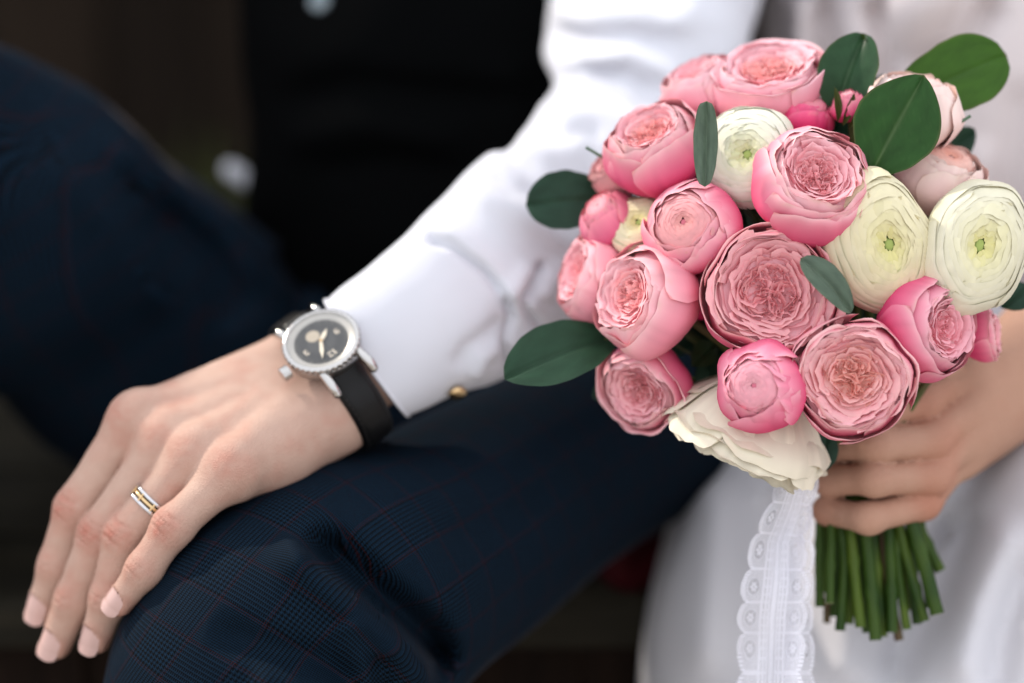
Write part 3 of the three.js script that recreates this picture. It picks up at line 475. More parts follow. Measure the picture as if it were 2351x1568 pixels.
// ================================================================ the bride
const bride = thing('person', 'woman in a white dress holding the pink and white bouquet', 'person', V3(at(2400, 800, -0.3).x, 0, at(2400, 800, -0.3).z));
{
  const F = [
    [[2235, 850, -0.092], [2112, 925, -0.074], [2010, 945, -0.058], [1915, 955, -0.080]],
    [[2240, 910, -0.090], [2138, 1012, -0.070], [2015, 1020, -0.050], [1905, 1022, -0.070]],
    [[2228, 975, -0.090], [2138, 1094, -0.070], [2010, 1100, -0.050], [1905, 1104, -0.070]],
    [[2205, 1042, -0.094], [2118, 1154, -0.074], [1995, 1190, -0.056], [1900, 1172, -0.076]],
  ], R = [[0.0100, 0.0092, 0.0084, 0.0075], [0.0102, 0.0094, 0.0085, 0.0076], [0.0100, 0.0090, 0.0080, 0.0073], [0.0094, 0.0082, 0.0074, 0.0066]];
  const fs = F.map((f, i) => { const w = f.map((q) => at(...q)); w.push(w[3].clone().add(dir(0.25, -0.05, -0.95).multiplyScalar(0.016))); return { w, d: chain(w, [...R[i], R[i][3] * 0.85], 0.006) }; });
  const wrist = at(2420, 790, -0.125), palm = fs.map((f, i) => cone(wrist.clone().add(dir(0.3, 1, 0.1).multiplyScalar((1.5 - i) * 0.008)), f.w[0], 0.020, 0.0125));
  const arm = chain([wrist, at(2700, 560, -0.20), at(2950, 200, -0.3)], [0.0255, 0.034, 0.04], 0.02);
  const thumb = chain([at(2330, 880, -0.135), at(2150, 960, -0.125), at(2040, 960, -0.118), at(1960, 950, -0.11)], [0.018, 0.012, 0.0095, 0.0075], 0.01);
  const heel = cone(at(2330, 900, -0.13), at(2200, 1030, -0.115), 0.02, 0.014);
  const field = (x, y, z) => { let d = arm(x, y, z); for (const p of palm) d = smin(d, p(x, y, z), 0.016); d = smin(d, heel(x, y, z), 0.016); d = smin(d, thumb(x, y, z), 0.01); let m = 1; for (const f of fs) m = smin(m, f.d(x, y, z), 0.0004); d = smin(d, m, 0.007); return d + nz(x * 60, y * 60, z * 60) * 0.0005; };
  const b = bounds([...fs.flatMap((f) => f.w), wrist, at(2750, 500, -0.22)], 0.04), g = surface(field, b.min, b.max, 0.0022);
  const base = [0.445, 0.255, 0.178], red = [0.41, 0.16, 0.10];
  paint(g, (v) => { let r = 0; for (const f of fs) { r = Math.max(r, 0.7 * Math.exp(-((v.distanceTo(f.w[1]) / 0.015) ** 2)), 0.35 * Math.exp(-((v.distanceTo(f.w[3]) / 0.015) ** 2))); } return mixc(base, red, clamp(r + nz(v.x * 70, v.y * 70, v.z * 70) * 0.25)); });
  setUV(g, (v) => [v.x * 45, v.y * 45]);
  part('body', g, M.skin, bride);
  // dress: skirt over her lap, bodice behind the flowers
  const dress = new THREE.Group(); dress.name = 'dress'; bride.add(dress);
  const nearLeg = chain([at(3050, 1000, -0.26), at(2620, 1330, -0.16), at(2390, 1800, -0.13), at(2350, 2400, -0.2)], [0.10, 0.10, 0.085, 0.09], 0.05);
  const farSide = chain([at(2300, 800, -0.40), at(2150, 1300, -0.33), at(2040, 1600, -0.26), at(2010, 2300, -0.27)], [0.13, 0.128, 0.128, 0.13], 0.05);
  const panel = chain([at(1880, 1020, -0.35), at(1870, 1180, -0.28), at(1868, 1400, -0.225), at(1885, 1750, -0.225), at(1880, 2300, -0.26)], [0.045, 0.062, 0.066, 0.068, 0.075], 0.04);
  const sf = [{ p: [[1640, 1080], [1630, 1300], [1610, 1600]], w: 45, a: 0.007 }, { p: [[1790, 1100], [1800, 1300], [1780, 1600]], w: 55, a: -0.01 }, { p: [[1960, 1180], [1950, 1400], [1930, 1600]], w: 50, a: 0.008 }, { p: [[2230, 1150], [2120, 1350], [2030, 1600]], w: 40, a: -0.012 }, { p: [[2340, 1160], [2240, 1380], [2190, 1600]], w: 45, a: 0.007 }, { p: [[2380, 1260], [2310, 1450], [2280, 1620]], w: 36, a: -0.007 }];
  const skirtF = (x, y, z) => { let d = smin(smin(nearLeg(x, y, z), farSide(x, y, z), 0.03), panel(x, y, z), 0.05); if (Math.abs(d) < 0.04) { const [px, py] = back({ x, y, z }); d -= foldHeight(sf, px, py) + nz(x * 9, y * 9, z * 9) * 0.004; } return d; };
  const b2 = bounds([at(2300, 800, -0.40), at(3050, 1000, -0.26), at(1800, 2000, -0.33), at(2390, 2000, -0.13)], 0.12);
  part('skirt', surface(skirtF, b2.min, b2.max, 0.005), M.dress, bride, 'white skirt falling in soft folds', dress);
  const torso = chain([at(2330, 700, -0.42), at(2330, 200, -0.40), at(2380, -400, -0.42)], [0.155, 0.150, 0.165], 0.06);
  const tf = [{ p: [[1840, -20], [1830, 100], [1850, 300]], w: 26, a: 0.012 }, { p: [[1890, -20], [1900, 100], [1880, 300]], w: 22, a: -0.012 }, { p: [[2000, -20], [2040, 120], [2030, 260]], w: 30, a: -0.017 }, { p: [[2300, -20], [2200, 120], [2060, 170]], w: 34, a: -0.014 }, { p: [[2345, 160], [2320, 400], [2300, 620]], w: 40, a: -0.006 }, { p: [[2260, 300], [2230, 500], [2250, 700]], w: 40, a: 0.006 }];
  const torsoF = (x, y, z) => { let d = torso(x, y, z); if (Math.abs(d) < 0.04) { const [px, py] = back({ x, y, z }); d -= foldHeight(tf, px, py) + nz(x * 11, y * 11, z * 11) * 0.006; } return d; };
  const b3 = bounds([at(2330, 800, -0.42), at(2380, -350, -0.42)], 0.17);
  part('bodice', surface(torsoF, b3.min, b3.max, 0.005), M.bodice, bride, 'blush white bodice behind the flowers', dress);
  // loose collar flap
  const flap = gridGeo(30, 20, (u, v) => { const x = lerp(2040, lerp(2250, 2180, v), u), y = lerp(-90, 130, v) - u * v * 60; return at(x, y, -0.225 + 0.012 * Math.sin(u * 3) - v * 0.012 + 0.01 * Math.sin(v * 3.1)); });
  part('collar_flap', mergeGeometries([flap]), M.bodice, bride, 'pale loose flap on the bodice', dress);
}

// ================================================================ the bouquet
const grip = at(2005, 1120, -0.078);
const bouquet = thing('bridal_bouquet', 'bouquet of pink garden roses and white ranunculus with green leaves, held by its stems', 'bouquet', grip);
const C = { pale: [0.95, 0.56, 0.585], blush: [0.90, 0.66, 0.61], mid: [0.94, 0.35, 0.44], deep: [0.74, 0.05, 0.19], hot: [0.70, 0.010, 0.13], peach: [0.90, 0.46, 0.36], cream: [0.86, 0.81, 0.60], white: [0.86, 0.85, 0.77], green: [0.52, 0.60, 0.20], dusty: [0.66, 0.33, 0.33] };
function petalGeo(o) {
  const { phi, w, prof, rnd, ns = 12, nt = 12, cut = 0.16, ruf = 0.03, spiral = 0, flare = 0, th = 0.006, cx = 0, cz = 0, cOut, cIn, notch = 0, single = false } = o;
  const sp = new THREE.SplineCurve(prof.map((q) => new THREE.Vector2(q[0], q[1]))), k1 = rnd() * 50, k2 = rnd() * 50, P = [], row = ns + 1;
  const side = Math.abs(w);
  for (let j = 0; j <= nt; j++) for (let i = 0; i <= ns; i++) {
    const s = -1 + 2 * i / ns, t = (j / nt) * (1 - cut * Math.abs(s) ** 2.4 - notch * Math.exp(-s * s * 30) + 0.05 * nz(s * 2.2 + k1, k2, 0.5)), q = sp.getPoint(clamp(t, 0, 1)), wt = side * (0.5 + 0.5 * Math.min(1, t * 1.7)), a = phi + s * wt;
    let r = q.x * (1 + spiral * s) + flare * s * s * t + ruf * nz(s * 2.6 + k1, t * 1.5, k2) * t * t * 1.6, y = q.y + ruf * 1.1 * nz(s * 3 + k2, k1, t) * t;
    P.push(V3(cx + r * Math.cos(a), y, cz + r * Math.sin(a)));
  }
  const g0 = new THREE.BufferGeometry(), idx = []; g0.setAttribute('position', new THREE.Float32BufferAttribute(P.flatMap((p) => [p.x, p.y, p.z]), 3));
  for (let j = 0; j < nt; j++) for (let i = 0; i < ns; i++) { const a = j * row + i; idx.push(a, a + row, a + 1, a + 1, a + row, a + row + 1); }
  g0.setIndex(idx); g0.computeVertexNormals();
  const n = g0.attributes.normal, pos = [], nor = [], colr = [], N = P.length, mid = Math.floor(nt / 2) * row + Math.floor(ns / 2), flipped = n.getX(mid) * Math.cos(phi) + n.getZ(mid) * Math.sin(phi) < 0 ? -1 : 1;
  for (const sgn of single ? [1] : [1, -1]) for (let k = 0; k < N; k++) {
    const i = k % row, j = Math.floor(k / row), e = Math.min(1, Math.min(i, ns - i, nt - j)), d = single ? 0 : th * 0.5 * sgn * flipped * e, s = -1 + 2 * i / ns, t = j / nt;
    pos.push(P[k].x + n.getX(k) * d, P[k].y + n.getY(k) * d, P[k].z + n.getZ(k) * d); nor.push(n.getX(k) * sgn * flipped, n.getY(k) * sgn * flipped, n.getZ(k) * sgn * flipped);
    const vein = 1 + 0.10 * nz(s * 11 + k1, t * 1.2, k2) + 0.08 * nz(s * 3 + k2, t * 3, k1), c0 = (sgn > 0 && !single ? cOut : cIn)(t, s), c = mixc(c0, [0.70, 0.50, 0.36], (o.bruise ?? 0) * sstep(0.15, 0.55, nz(s * 4 + k2, t * 6, k1 + 7)) * sstep(0.86, 1, Math.max(t, Math.abs(s) * t))); colr.push(...c.map((v) => clamp(v * vein, 0, 0.95)));
  }
  const id2 = []; for (let k = 0; k < idx.length; k += 3) { const [a, b, c] = idx.slice(k, k + 3); flipped > 0 ? id2.push(a, b, c) : id2.push(a, c, b); if (!single) flipped > 0 ? id2.push(a + N, c + N, b + N) : id2.push(a + N, b + N, c + N); }
  const g = new THREE.BufferGeometry(); g.setAttribute('position', new THREE.Float32BufferAttribute(pos, 3)); g.setAttribute('normal', new THREE.Float32BufferAttribute(nor, 3)); g.setAttribute('color', new THREE.Float32BufferAttribute(colr, 3)); g.setIndex(id2); return g;
}
const edgeMix = (t, s, from, to, pw = 1.5) => { const e = Math.max(t ** pw, sstep(0.8, 1, Math.abs(s)) * 0.5 * t); return mixc(from, to, clamp(e)); };
function gardenRose(o, rnd) { // a cupped, many-petalled rose; open 0 (bud) .. 1
  const q = o.open ?? 0.7, guard = [], heart = [], P = o.pal;
  const lay = (n, w, prof0, out, extra) => { const a0 = rnd() * 6.28; for (let k = 0; k < n; k++) { const turn = rnd() < 0.35 ? rnd() : 0.15 * rnd(), prof = prof0.map((q, i) => i === prof0.length - 1 ? [q[0] + 0.20 * turn, q[1] - 0.10 * turn] : i === prof0.length - 2 ? [q[0] + 0.05 * turn, q[1] + 0.03 * turn] : q); out.push(petalGeo({ bruise: 0.4, phi: a0 + (k + 0.25 * (rnd() - 0.5)) * 6.283 / n, w: w * (0.9 + 0.2 * rnd()), prof: prof.map(([r, y]) => [r * (0.97 + 0.06 * rnd()), y + 0.05 * (rnd() - 0.5)]), rnd, spiral: 0.05, ...extra })); } };
  const oOut = (t, s) => edgeMix(t, s, mixc(P.outer, C.hot, 0.35 * (P.hotBase ?? 1) * (1 - t)), P.rim, 3.4), oIn = (t, s) => mixc(mixc(P.mid, P.inner, 0.6), P.rim, t ** 2);
  const R1 = lerp(0.42, 0.9, q), Y1 = lerp(0.86, 0.42, q);
  const curl = o.curl ?? 0.1;
  lay(o.guards ?? 4, 1.0, [[0.08, -0.82], [0.66, -0.66], [1.0, -0.12], [lerp(0.86, 1.02, q), 0.3], [R1 + 0.06 + curl, Y1 - 0.1]], guard, { ns: 18, nt: 14, cOut: oOut, cIn: oIn, ruf: 0.055, th: 0.012, cut: 0.22, flare: 0.03 });
  lay(5, 0.92, [[0.08, -0.8], [0.62, -0.62], [0.93, -0.1], [lerp(0.78, 0.93, q), 0.32], [R1 - 0.02, Y1]], guard, { ns: 16, nt: 14, cOut: oOut, cIn: oIn, ruf: 0.05, th: 0.012 });
  lay(5, 0.85, [[0.08, -0.7], [0.55, -0.5], [0.84, -0.05], [lerp(0.66, 0.82, q), 0.34], [R1 - 0.10, Y1 + 0.02]], guard, { ns: 14, nt: 12, cOut: (t, s) => edgeMix(t, s, P.mid, P.rim, 2), cIn: oIn, ruf: 0.05, th: 0.012 });
  if (q < 0.5) { const r = wrapped({ rings: o.rings ?? 8, pal: { rim: mixc(P.rim, P.core, 0.5), outer: P.inner, core: P.core }, eye: mixc(P.core, P.outer, 0.5) }, rnd), k = R1 * 1.10; for (const g of [...r.guard, ...r.heart]) { g.scale(k, k * 0.9, k); g.translate(0, Y1 - 0.34 * k - 0.03, 0); heart.push(g); } return { guard, heart }; }
  const n = o.rings ?? 7, bud = false, rMax = R1 - (bud ? 0.06 : 0.10), dep = bud ? -0.10 * (0.6 - q) : o.depth ?? 0.12;
  const nSub = 3 + Math.floor(rnd() * 2.5), subs = o.quarter ? Array.from({ length: nSub }, (_, k) => { const a = k * 6.283 / nSub + rnd(); return [Math.cos(a) * 0.24 * rMax / 0.7, Math.sin(a) * 0.24 * rMax / 0.7]; }) : [[0, 0]];
  for (let k = 0; k < n; k++) {
    const f = k / (n - 1), r = lerp(rMax, rMax * (o.quarter ? 0.42 : 0.10), f), yr = Y1 - dep * f ** 0.8 - 0.02, cnt = Math.max(3, Math.round(r * 9)), cc = mixc(P.inner, P.core, f ** 1.3), a0 = rnd() * 6.28;
    for (let i = 0; i < cnt; i++) { const yy = yr + 0.07 * (rnd() - 0.5), ri = r * (0.93 + 0.14 * rnd()); heart.push(petalGeo({ phi: a0 + (i + 0.5 * rnd()) * 6.283 / cnt, w: clamp(0.42 / Math.max(r, 0.16), 0.55, 1.3) * (0.8 + 0.4 * rnd()), prof: bud ? [[ri * 0.8, -0.3], [ri * 1.35, 0.1], [ri * 1.25, yy - 0.16], [ri * (0.86 + 0.1 * rnd()), yy]] : [[ri * 0.45, -0.4], [ri * 0.80, -0.1], [ri * (0.96 + 0.05 * rnd()), yy - 0.09], [ri * (1.08 + 0.12 * rnd()), yy]], rnd, single: true, ns: 10, nt: 9, spiral: 0.12 * (rnd() - 0.3), ruf: 0.06, th: 0.012, cut: 0.12, notch: rnd() < 0.5 ? 0.06 : 0, cOut: (t, s) => edgeMix(t, s, mixc(cc, P.mid, 0.8), mixc(cc, P.rim, 0.5), 2.4), cIn: (t, s) => mixc(mixc(cc, P.mid, 0.4), mixc(cc, P.rim, 0.85), t ** 3) })); }
  }
  { const fl = new THREE.RingGeometry(0.001, R1 + 0.04, 48, 12), p = fl.attributes.position; for (let i = 0; i < p.count; i++) { const x = p.getX(i), z = p.getY(i), f = 1 - Math.min(1, Math.hypot(x, z) / rMax); p.setXYZ(i, x, Y1 - 0.155 - dep * f ** 0.8 - 0.7 * Math.max(0, Math.hypot(x, z) - rMax) + 0.02 * nz(x * 6, z * 6, 1), z); } fl.computeVertexNormals(); fl.deleteAttribute('uv'); heart.push(paint(fl, (v) => mixc(P.core, P.inner, Math.min(1, Math.hypot(v.x, v.z) / rMax)))); }
  if (o.quarter) for (const [cx, cz] of subs) for (let k = 0; k < 4; k++) { const r = rMax * lerp(0.30, 0.06, k / 3), cnt = k > 2 ? 2 : 3, a0 = rnd() * 6.28; for (let i = 0; i < cnt; i++) heart.push(petalGeo({ phi: a0 + (i + 0.5 * rnd()) * 6.283 / cnt, w: 1.1 * (0.7 + 0.4 * rnd()), cx, cz, prof: [[r * 0.45, -0.3], [r * 0.85, -0.05], [r * 1.05, Y1 - dep - 0.16 + 0.06 * rnd()], [r * 1.3, Y1 - dep * 0.95 - 0.02 + 0.1 * (rnd() - 0.5)]], rnd, single: true, ns: 9, nt: 8, ruf: 0.06, th: 0.012, cOut: (t, s) => edgeMix(t, s, mixc(P.core, P.mid, 0.5), mixc(P.core, P.rim, 0.45), 2), cIn: (t) => mixc(mixc(P.core, P.mid, 0.25), mixc(P.core, P.rim, 0.45), t ** 3) })); }
  return { guard, heart };
}
const ranunculus = (o, rnd) => wrapped(o, rnd);
function wrapped(o, rnd) { // tightly wrapped paper-thin petals round a green eye
  const guard = [], heart = [], n = o.rings ?? 12, P = o.pal;
  const dome = (r) => 0.46 * Math.sqrt(Math.max(0, 1 - r * r)) - 0.13 * Math.exp(-((r / 0.26) ** 2)) - 0.04, ox = o.off?.[0] ?? 0.05, oz = o.off?.[1] ?? 0.03;
  for (let k = 0; k < n; k++) {
    const f = k / (n - 1), rimR = lerp(0.90, 0.085, f ** 0.8), up = (1 - f) * 0.12 + 0.010, cnt = k < 2 ? 5 : 4, a0 = rnd() * 6.28, c = mixc(P.rim, P.core, f ** 2), base = mixc(P.outer, P.core, 0.25 + f * 0.5), B = 1 - 0.16 * f, m1 = lerp(rimR, B, 0.5);
    for (let i = 0; i < cnt; i++) { const e = rnd() - 0.5, rr = rimR * (1 + 0.13 * e), g = petalGeo({ phi: a0 + (i + 0.35 * rnd()) * 6.283 / cnt, w: 1.1 + 0.25 * rnd(), cx: ox * (1 - rimR), cz: oz * (1 - rimR), prof: [[0.08, -0.7], [B * 0.74, -0.5], [B, -0.06], [m1, dome(m1) + up * 0.8], [rr, dome(rr) + up + 0.010]], rnd, ns: k < 2 ? 18 : 14, nt: k < 2 ? 12 : 11, ruf: 0.024, th: 0.022, cut: 0.09, spiral: 0.03, cOut: (t, s) => edgeMix(t, s, base, c, 1.6), cIn: (t) => mixc(base, c, t) }); (k < 2 ? guard : heart).push(g); }
  }
  const eye = new THREE.SphereGeometry(0.12, 16, 10); eye.scale(1, 0.6, 1); eye.translate(ox, 0.255, oz); const e = paint(eye, () => o.eye ?? [0.42, 0.52, 0.15]); e.deleteAttribute('uv'); heart.push(e);
  return { guard, heart };
}
function openBack(o, rnd) { // a blown ranunculus seen from outside: wide overlapping petals
  const guard = [], heart = [], P = o.pal;
  [[4, 0.95, 1.02, 0.12, 0.10], [5, 0.78, 1.08, 0.26, 0.08], [7, 0.55, 1.10, 0.40, 0.05], [7, 0.5, 1.0, 0.5, 0], [6, 0.55, 0.75, 0.52, 0]].forEach(([n, w, r, y, cu], k) => { const a0 = rnd() * 6.28; for (let i = 0; i < n; i++) { const g = petalGeo({ phi: a0 + (i + 0.3 * rnd()) * 6.283 / n, w: w * (0.9 + 0.3 * rnd()), prof: [[0.05, -0.62], [r * 0.42, -0.48], [r * 0.78, -0.1], [r * (0.94 + 0.12 * rnd()), y + 0.22 * (rnd() - 0.5)], [r * (1.0 + 0.1 * rnd()) + cu, y + 0.16 + 0.1 * (rnd() - 0.5)]], rnd, bruise: 0.3, ns: 18, nt: 14, ruf: 0.065, th: 0.010, cut: 0.30, notch: 0.03, spiral: 0.05, cOut: (t, s) => mixc(P.outer, P.rim, t), cIn: (t) => mixc(P.core, P.rim, clamp(t * 1.4)) }); (k < 2 ? guard : heart).push(g); } });
  return { guard, heart };
}
const ROSE = { rim: C.pale, outer: C.deep, mid: C.mid, inner: [0.95, 0.52, 0.57], core: [0.95, 0.49, 0.52] };
const pal = (o) => ({ ...ROSE, ...o });
const RAN = { rim: [0.81, 0.745, 0.53], outer: [0.80, 0.73, 0.52], core: [0.76, 0.71, 0.32] };
// name, photo place of the head, its distance, radius, the way it faces, shape
const FLOWERS = [
  ['rose', [1866, 430, -0.012], 138, [0.10, 0.46, 0.88], { kind: gardenRose, open: 0.6, quarter: 1, curl: 0.02, depth: 0.15, pal: pal({ core: [0.88, 0.42, 0.44] }) }, 'deep pink cupped rose below the upright front leaf'],
  ['ranunculus', [1722, 360, -0.030], 118, [-0.40, 0.16, 0.9], { kind: ranunculus, pal: { ...RAN, rim: [0.80, 0.79, 0.68], outer: [0.78, 0.775, 0.655], core: [0.68, 0.69, 0.36] } }, 'greenish white ranunculus beside the grey upright leaf'],
  ['rose', [1508, 345, -0.045], 118, [-0.34, 0.70, 0.62], { kind: gardenRose, open: 0.52, hotBase: 0.5, quarter: 1, pal: pal({ core: [0.90, 0.44, 0.40], rim: [0.89, 0.53, 0.55] }) }, 'soft pink rose at the upper left of the bouquet'],
  ['rose', [1768, 195, -0.055], 122, [-0.15, 0.80, 0.55], { kind: gardenRose, open: 0.85, quarter: 1, pal: pal({ core: [0.90, 0.45, 0.40], rim: [0.92, 0.60, 0.64], outer: C.mid }) }, 'pale pink rose at the top of the bouquet'],
  ['rose', [1614, 208, -0.072], 94, [-0.4, 0.8, 0.35], { kind: gardenRose, open: 0.5, pal: pal({ rim: [0.87, 0.55, 0.58], outer: C.mid, hotBase: 0.5 }) }, 'small pale pink rose at the top left'],
  ['rose', [1852, 272, -0.042], 64, [0.15, 0.85, 0.45], { kind: gardenRose, open: 0.3, rings: 5, pal: pal({ rim: [0.85, 0.16, 0.30], outer: C.hot, mid: C.hot, inner: C.deep }) }, 'hot pink rose above the cupped rose'],
  ['rose', [1588, 524, -0.022], 110, [-0.40, 0.20, 0.9], { kind: gardenRose, open: 0.42, rings: 9, curl: 0.0, pal: pal({ rim: [0.94, 0.48, 0.53], core: [0.84, 0.38, 0.36] }) }, 'half open pink bud at the left of centre'],
  ['rose', [1400, 505, -0.055], 72, [-0.55, 0.6, 0.5], { kind: gardenRose, open: 0.15, rings: 4, pal: pal({ rim: C.mid, outer: [0.62, 0.10, 0.22] }) }, 'blurred deep pink bud at the left edge'],
  ['ranunculus', [1470, 520, -0.045], 74, [-0.35, 0.45, 0.8], { kind: ranunculus, rings: 6, pal: { ...RAN, outer: [0.86, 0.83, 0.70] } }, 'cream ranunculus glimpsed between the pink buds'],
  ['rose', [1488, 690, -0.028], 130, [-0.76, 0.24, 0.6], { kind: gardenRose, open: 0.58, quarter: 1, pal: pal({ outer: [0.84, 0.27, 0.36], hotBase: 0.3, core: [0.90, 0.47, 0.46] }) }, 'pale pink rose turned to the left'],
  ['rose', [1362, 640, -0.058], 98, [-0.85, 0.25, 0.35], { kind: gardenRose, open: 0.6, pal: pal({ outer: C.mid, hotBase: 0.5 }) }, 'blurred pink rose at the far left'],
  ['rose', [1766, 674, -0.010], 150, [0.0, 0.12, 0.99], { kind: gardenRose, open: 0.95, quarter: 1, rings: 7, depth: 0.14, pal: pal({ core: [0.87, 0.42, 0.45], rim: [0.86, 0.46, 0.46] }) }, 'large open pink rose in the middle'],
  ['ranunculus', [2014, 556, -0.012], 148, [0.18, -0.12, 0.97], { kind: ranunculus, rings: 12, off: [0.10, 0.05], sx: 0.86, sz: 1.12, spin: 0.40, pal: RAN }, 'cream ranunculus with a green eye'],
  ['ranunculus', [2240, 566, -0.015], 146, [0.25, 0.02, 0.96], { kind: ranunculus, rings: 10, off: [-0.08, 0.02], sx: 0.84, sz: 1.12, spin: -0.35, pal: { ...RAN, rim: [0.81, 0.775, 0.61], outer: [0.80, 0.76, 0.61] } }, 'large cream ranunculus at the right edge'],
  ['rose', [1958, 868, 0.002], 136, [-0.05, 0.0, 0.99], { kind: gardenRose, open: 0.92, rings: 8, quarter: 1, depth: 0.16, curl: 0.06, pal: pal({ core: C.peach, rim: [0.88, 0.52, 0.52] }) }, 'open pink rose with a peach heart over the fingers'],
  ['rose', [2128, 752, -0.012], 120, [0.66, 0.04, 0.74], { kind: gardenRose, open: 0.58, rings: 8, pal: pal({ rim: [0.87, 0.46, 0.52], outer: C.deep }) }, 'pink rose turned to the right under the cream ranunculus'],
  ['rose', [2256, 770, -0.045], 60, [0.85, 0.1, 0.3], { kind: gardenRose, open: 0.6, rings: 4, pal: pal({}) }, 'small pink rose at the right beside the wrist'],
  ['rose', [1746, 888, 0.004], 106, [-0.34, 0.08, 0.93], { kind: gardenRose, open: 0.26, rings: 10, curl: -0.03, guards: 4, pal: pal({ core: [0.84, 0.42, 0.47], outer: C.hot, rim: [0.93, 0.40, 0.50], mid: [0.86, 0.30, 0.42] }) }, 'closed pink bud with hot pink outer petals'],
  ['rose', [1486, 882, -0.045], 104, [-0.55, -0.35, 0.72], { kind: gardenRose, open: 0.7, quarter: 1, pal: pal({ core: [0.80, 0.34, 0.36] }) }, 'drooping pink rose at the lower left'],
  ['ranunculus', [1738, 952, -0.036], 162, [-0.40, -0.86, -0.18], { kind: openBack, pal: { rim: [0.84, 0.775, 0.62], outer: [0.84, 0.785, 0.64], core: [0.86, 0.78, 0.48] } }, 'blown cream ranunculus hanging at the bottom'],
  ['rose', [2088, 258, -0.040], 114, [0.10, 0.88, 0.30], { kind: gardenRose, open: 0.35, rings: 5, pal: pal({ rim: [0.94, 0.76, 0.70], outer: [0.93, 0.68, 0.64], mid: C.blush, inner: C.blush, core: C.blush, hotBase: 0.15 }) }, 'blush rose behind the upright front leaf'],
  ['rose', [2158, 412, -0.042], 98, [0.25, 0.75, 0.5], { kind: gardenRose, open: 0.35, rings: 5, pal: pal({ rim: [0.94, 0.74, 0.68], outer: [0.93, 0.64, 0.64], mid: C.blush, inner: C.blush, core: C.peach, hotBase: 0.2 }) }, 'blush rose above the right cream ranunculus'],
  ['rose', [1950, 245, -0.035], 42, [-0.25, 0.85, 0.4], { kind: gardenRose, open: 0.0, rings: 3, pal: pal({ rim: C.mid, outer: C.deep }) }, 'tiny deep pink bud between the leaves'],
  ['rose', [1606, 668, -0.048], 66, [0.3, 0.5, 0.7], { kind: gardenRose, open: 0.3, rings: 5, pal: pal({ rim: [0.90, 0.22, 0.33], outer: C.hot, mid: C.deep, inner: C.mid }) }, 'hot pink bud tucked left of the large open rose'],
  ['rose', [1425, 385, -0.065], 76, [-0.5, 0.45, 0.2], { kind: gardenRose, open: 0.8, rings: 4, pal: pal({ rim: C.dusty, outer: C.dusty, mid: C.dusty, inner: C.dusty, hotBase: 0.1 }) }, 'faded dusty pink rose behind the upper left rose'],
];
const stemTubes = [];
FLOWERS.forEach(([name, pl, rpx, face, o, label], n) => {
  const rnd = RNG(100 + n * 17), c = at(...pl), R = rpx * PXM * (DIST - pl[2]), g = new THREE.Group();
  g.name = name; g.position.copy(c).sub(grip); g.userData.label = label; bouquet.add(g);
  const y = dir(...face), x = new THREE.Vector3().crossVectors(dir(0, 1, 0.01), y).normalize(), z = new THREE.Vector3().crossVectors(x, y);
  const q = new THREE.Quaternion().setFromRotationMatrix(new THREE.Matrix4().makeBasis(x, y, z));
  g.quaternion.copy(q);
  const { guard, heart } = o.kind(o, rnd), k1 = rnd() * 30;
  const warp = (geo) => { geo.computeBoundingBox; const p = geo.attributes.position; for (let i = 0; i < p.count; i++) { const X = p.getX(i), Y = p.getY(i), Z = p.getZ(i), rr = Math.hypot(X, Z), a = Math.atan2(Z, X), k = 1 + 0.12 * nz(Math.cos(a) * 1.3 + k1, Math.sin(a) * 1.3, Y) ; p.setXYZ(i, X * k, Y + 0.05 * rr * nz(X * 1.4 + k1, Z * 1.4, 3), Z * k); } geo.scale(R * (o.sx ?? 1), R, R * (o.sz ?? 1)); geo.rotateY(o.spin ?? 0); return geo; };
  for (const h of guard) mesh('petal', warp(h), M.petal, g);
  for (const h of heart) if (!h.index) h.setIndex([...Array(h.attributes.position.count).keys()]);
  const m = mesh('petal_cluster', warp(mergeGeometries(heart)), name === 'rose' ? M.heart : M.petal, g); m.userData.kind = 'stuff';
  const base = c.clone().addScaledVector(y, -R * 0.75), mid = base.clone().addScaledVector(y, -R * 0.5).lerp(grip, 0.25);
  stemTubes.push([base, mid, grip.clone().add(V3((rnd() - 0.5) * 0.02, 0.03 * rnd(), (rnd() - 0.5) * 0.02))]);
});
const stemCol = (g, a, b, s) => paint(g, (v) => mixc(a, b, clamp(0.5 + nz(v.x * 120 + s, v.y * 25, v.z * 120) * 1.2)));
for (const [i, t] of stemTubes.entries()) part('stem', stemCol(tube(t, 0.0022, 16, 7), [0.05, 0.10, 0.02], [0.09, 0.07, 0.03], i), M.stem, bouquet);
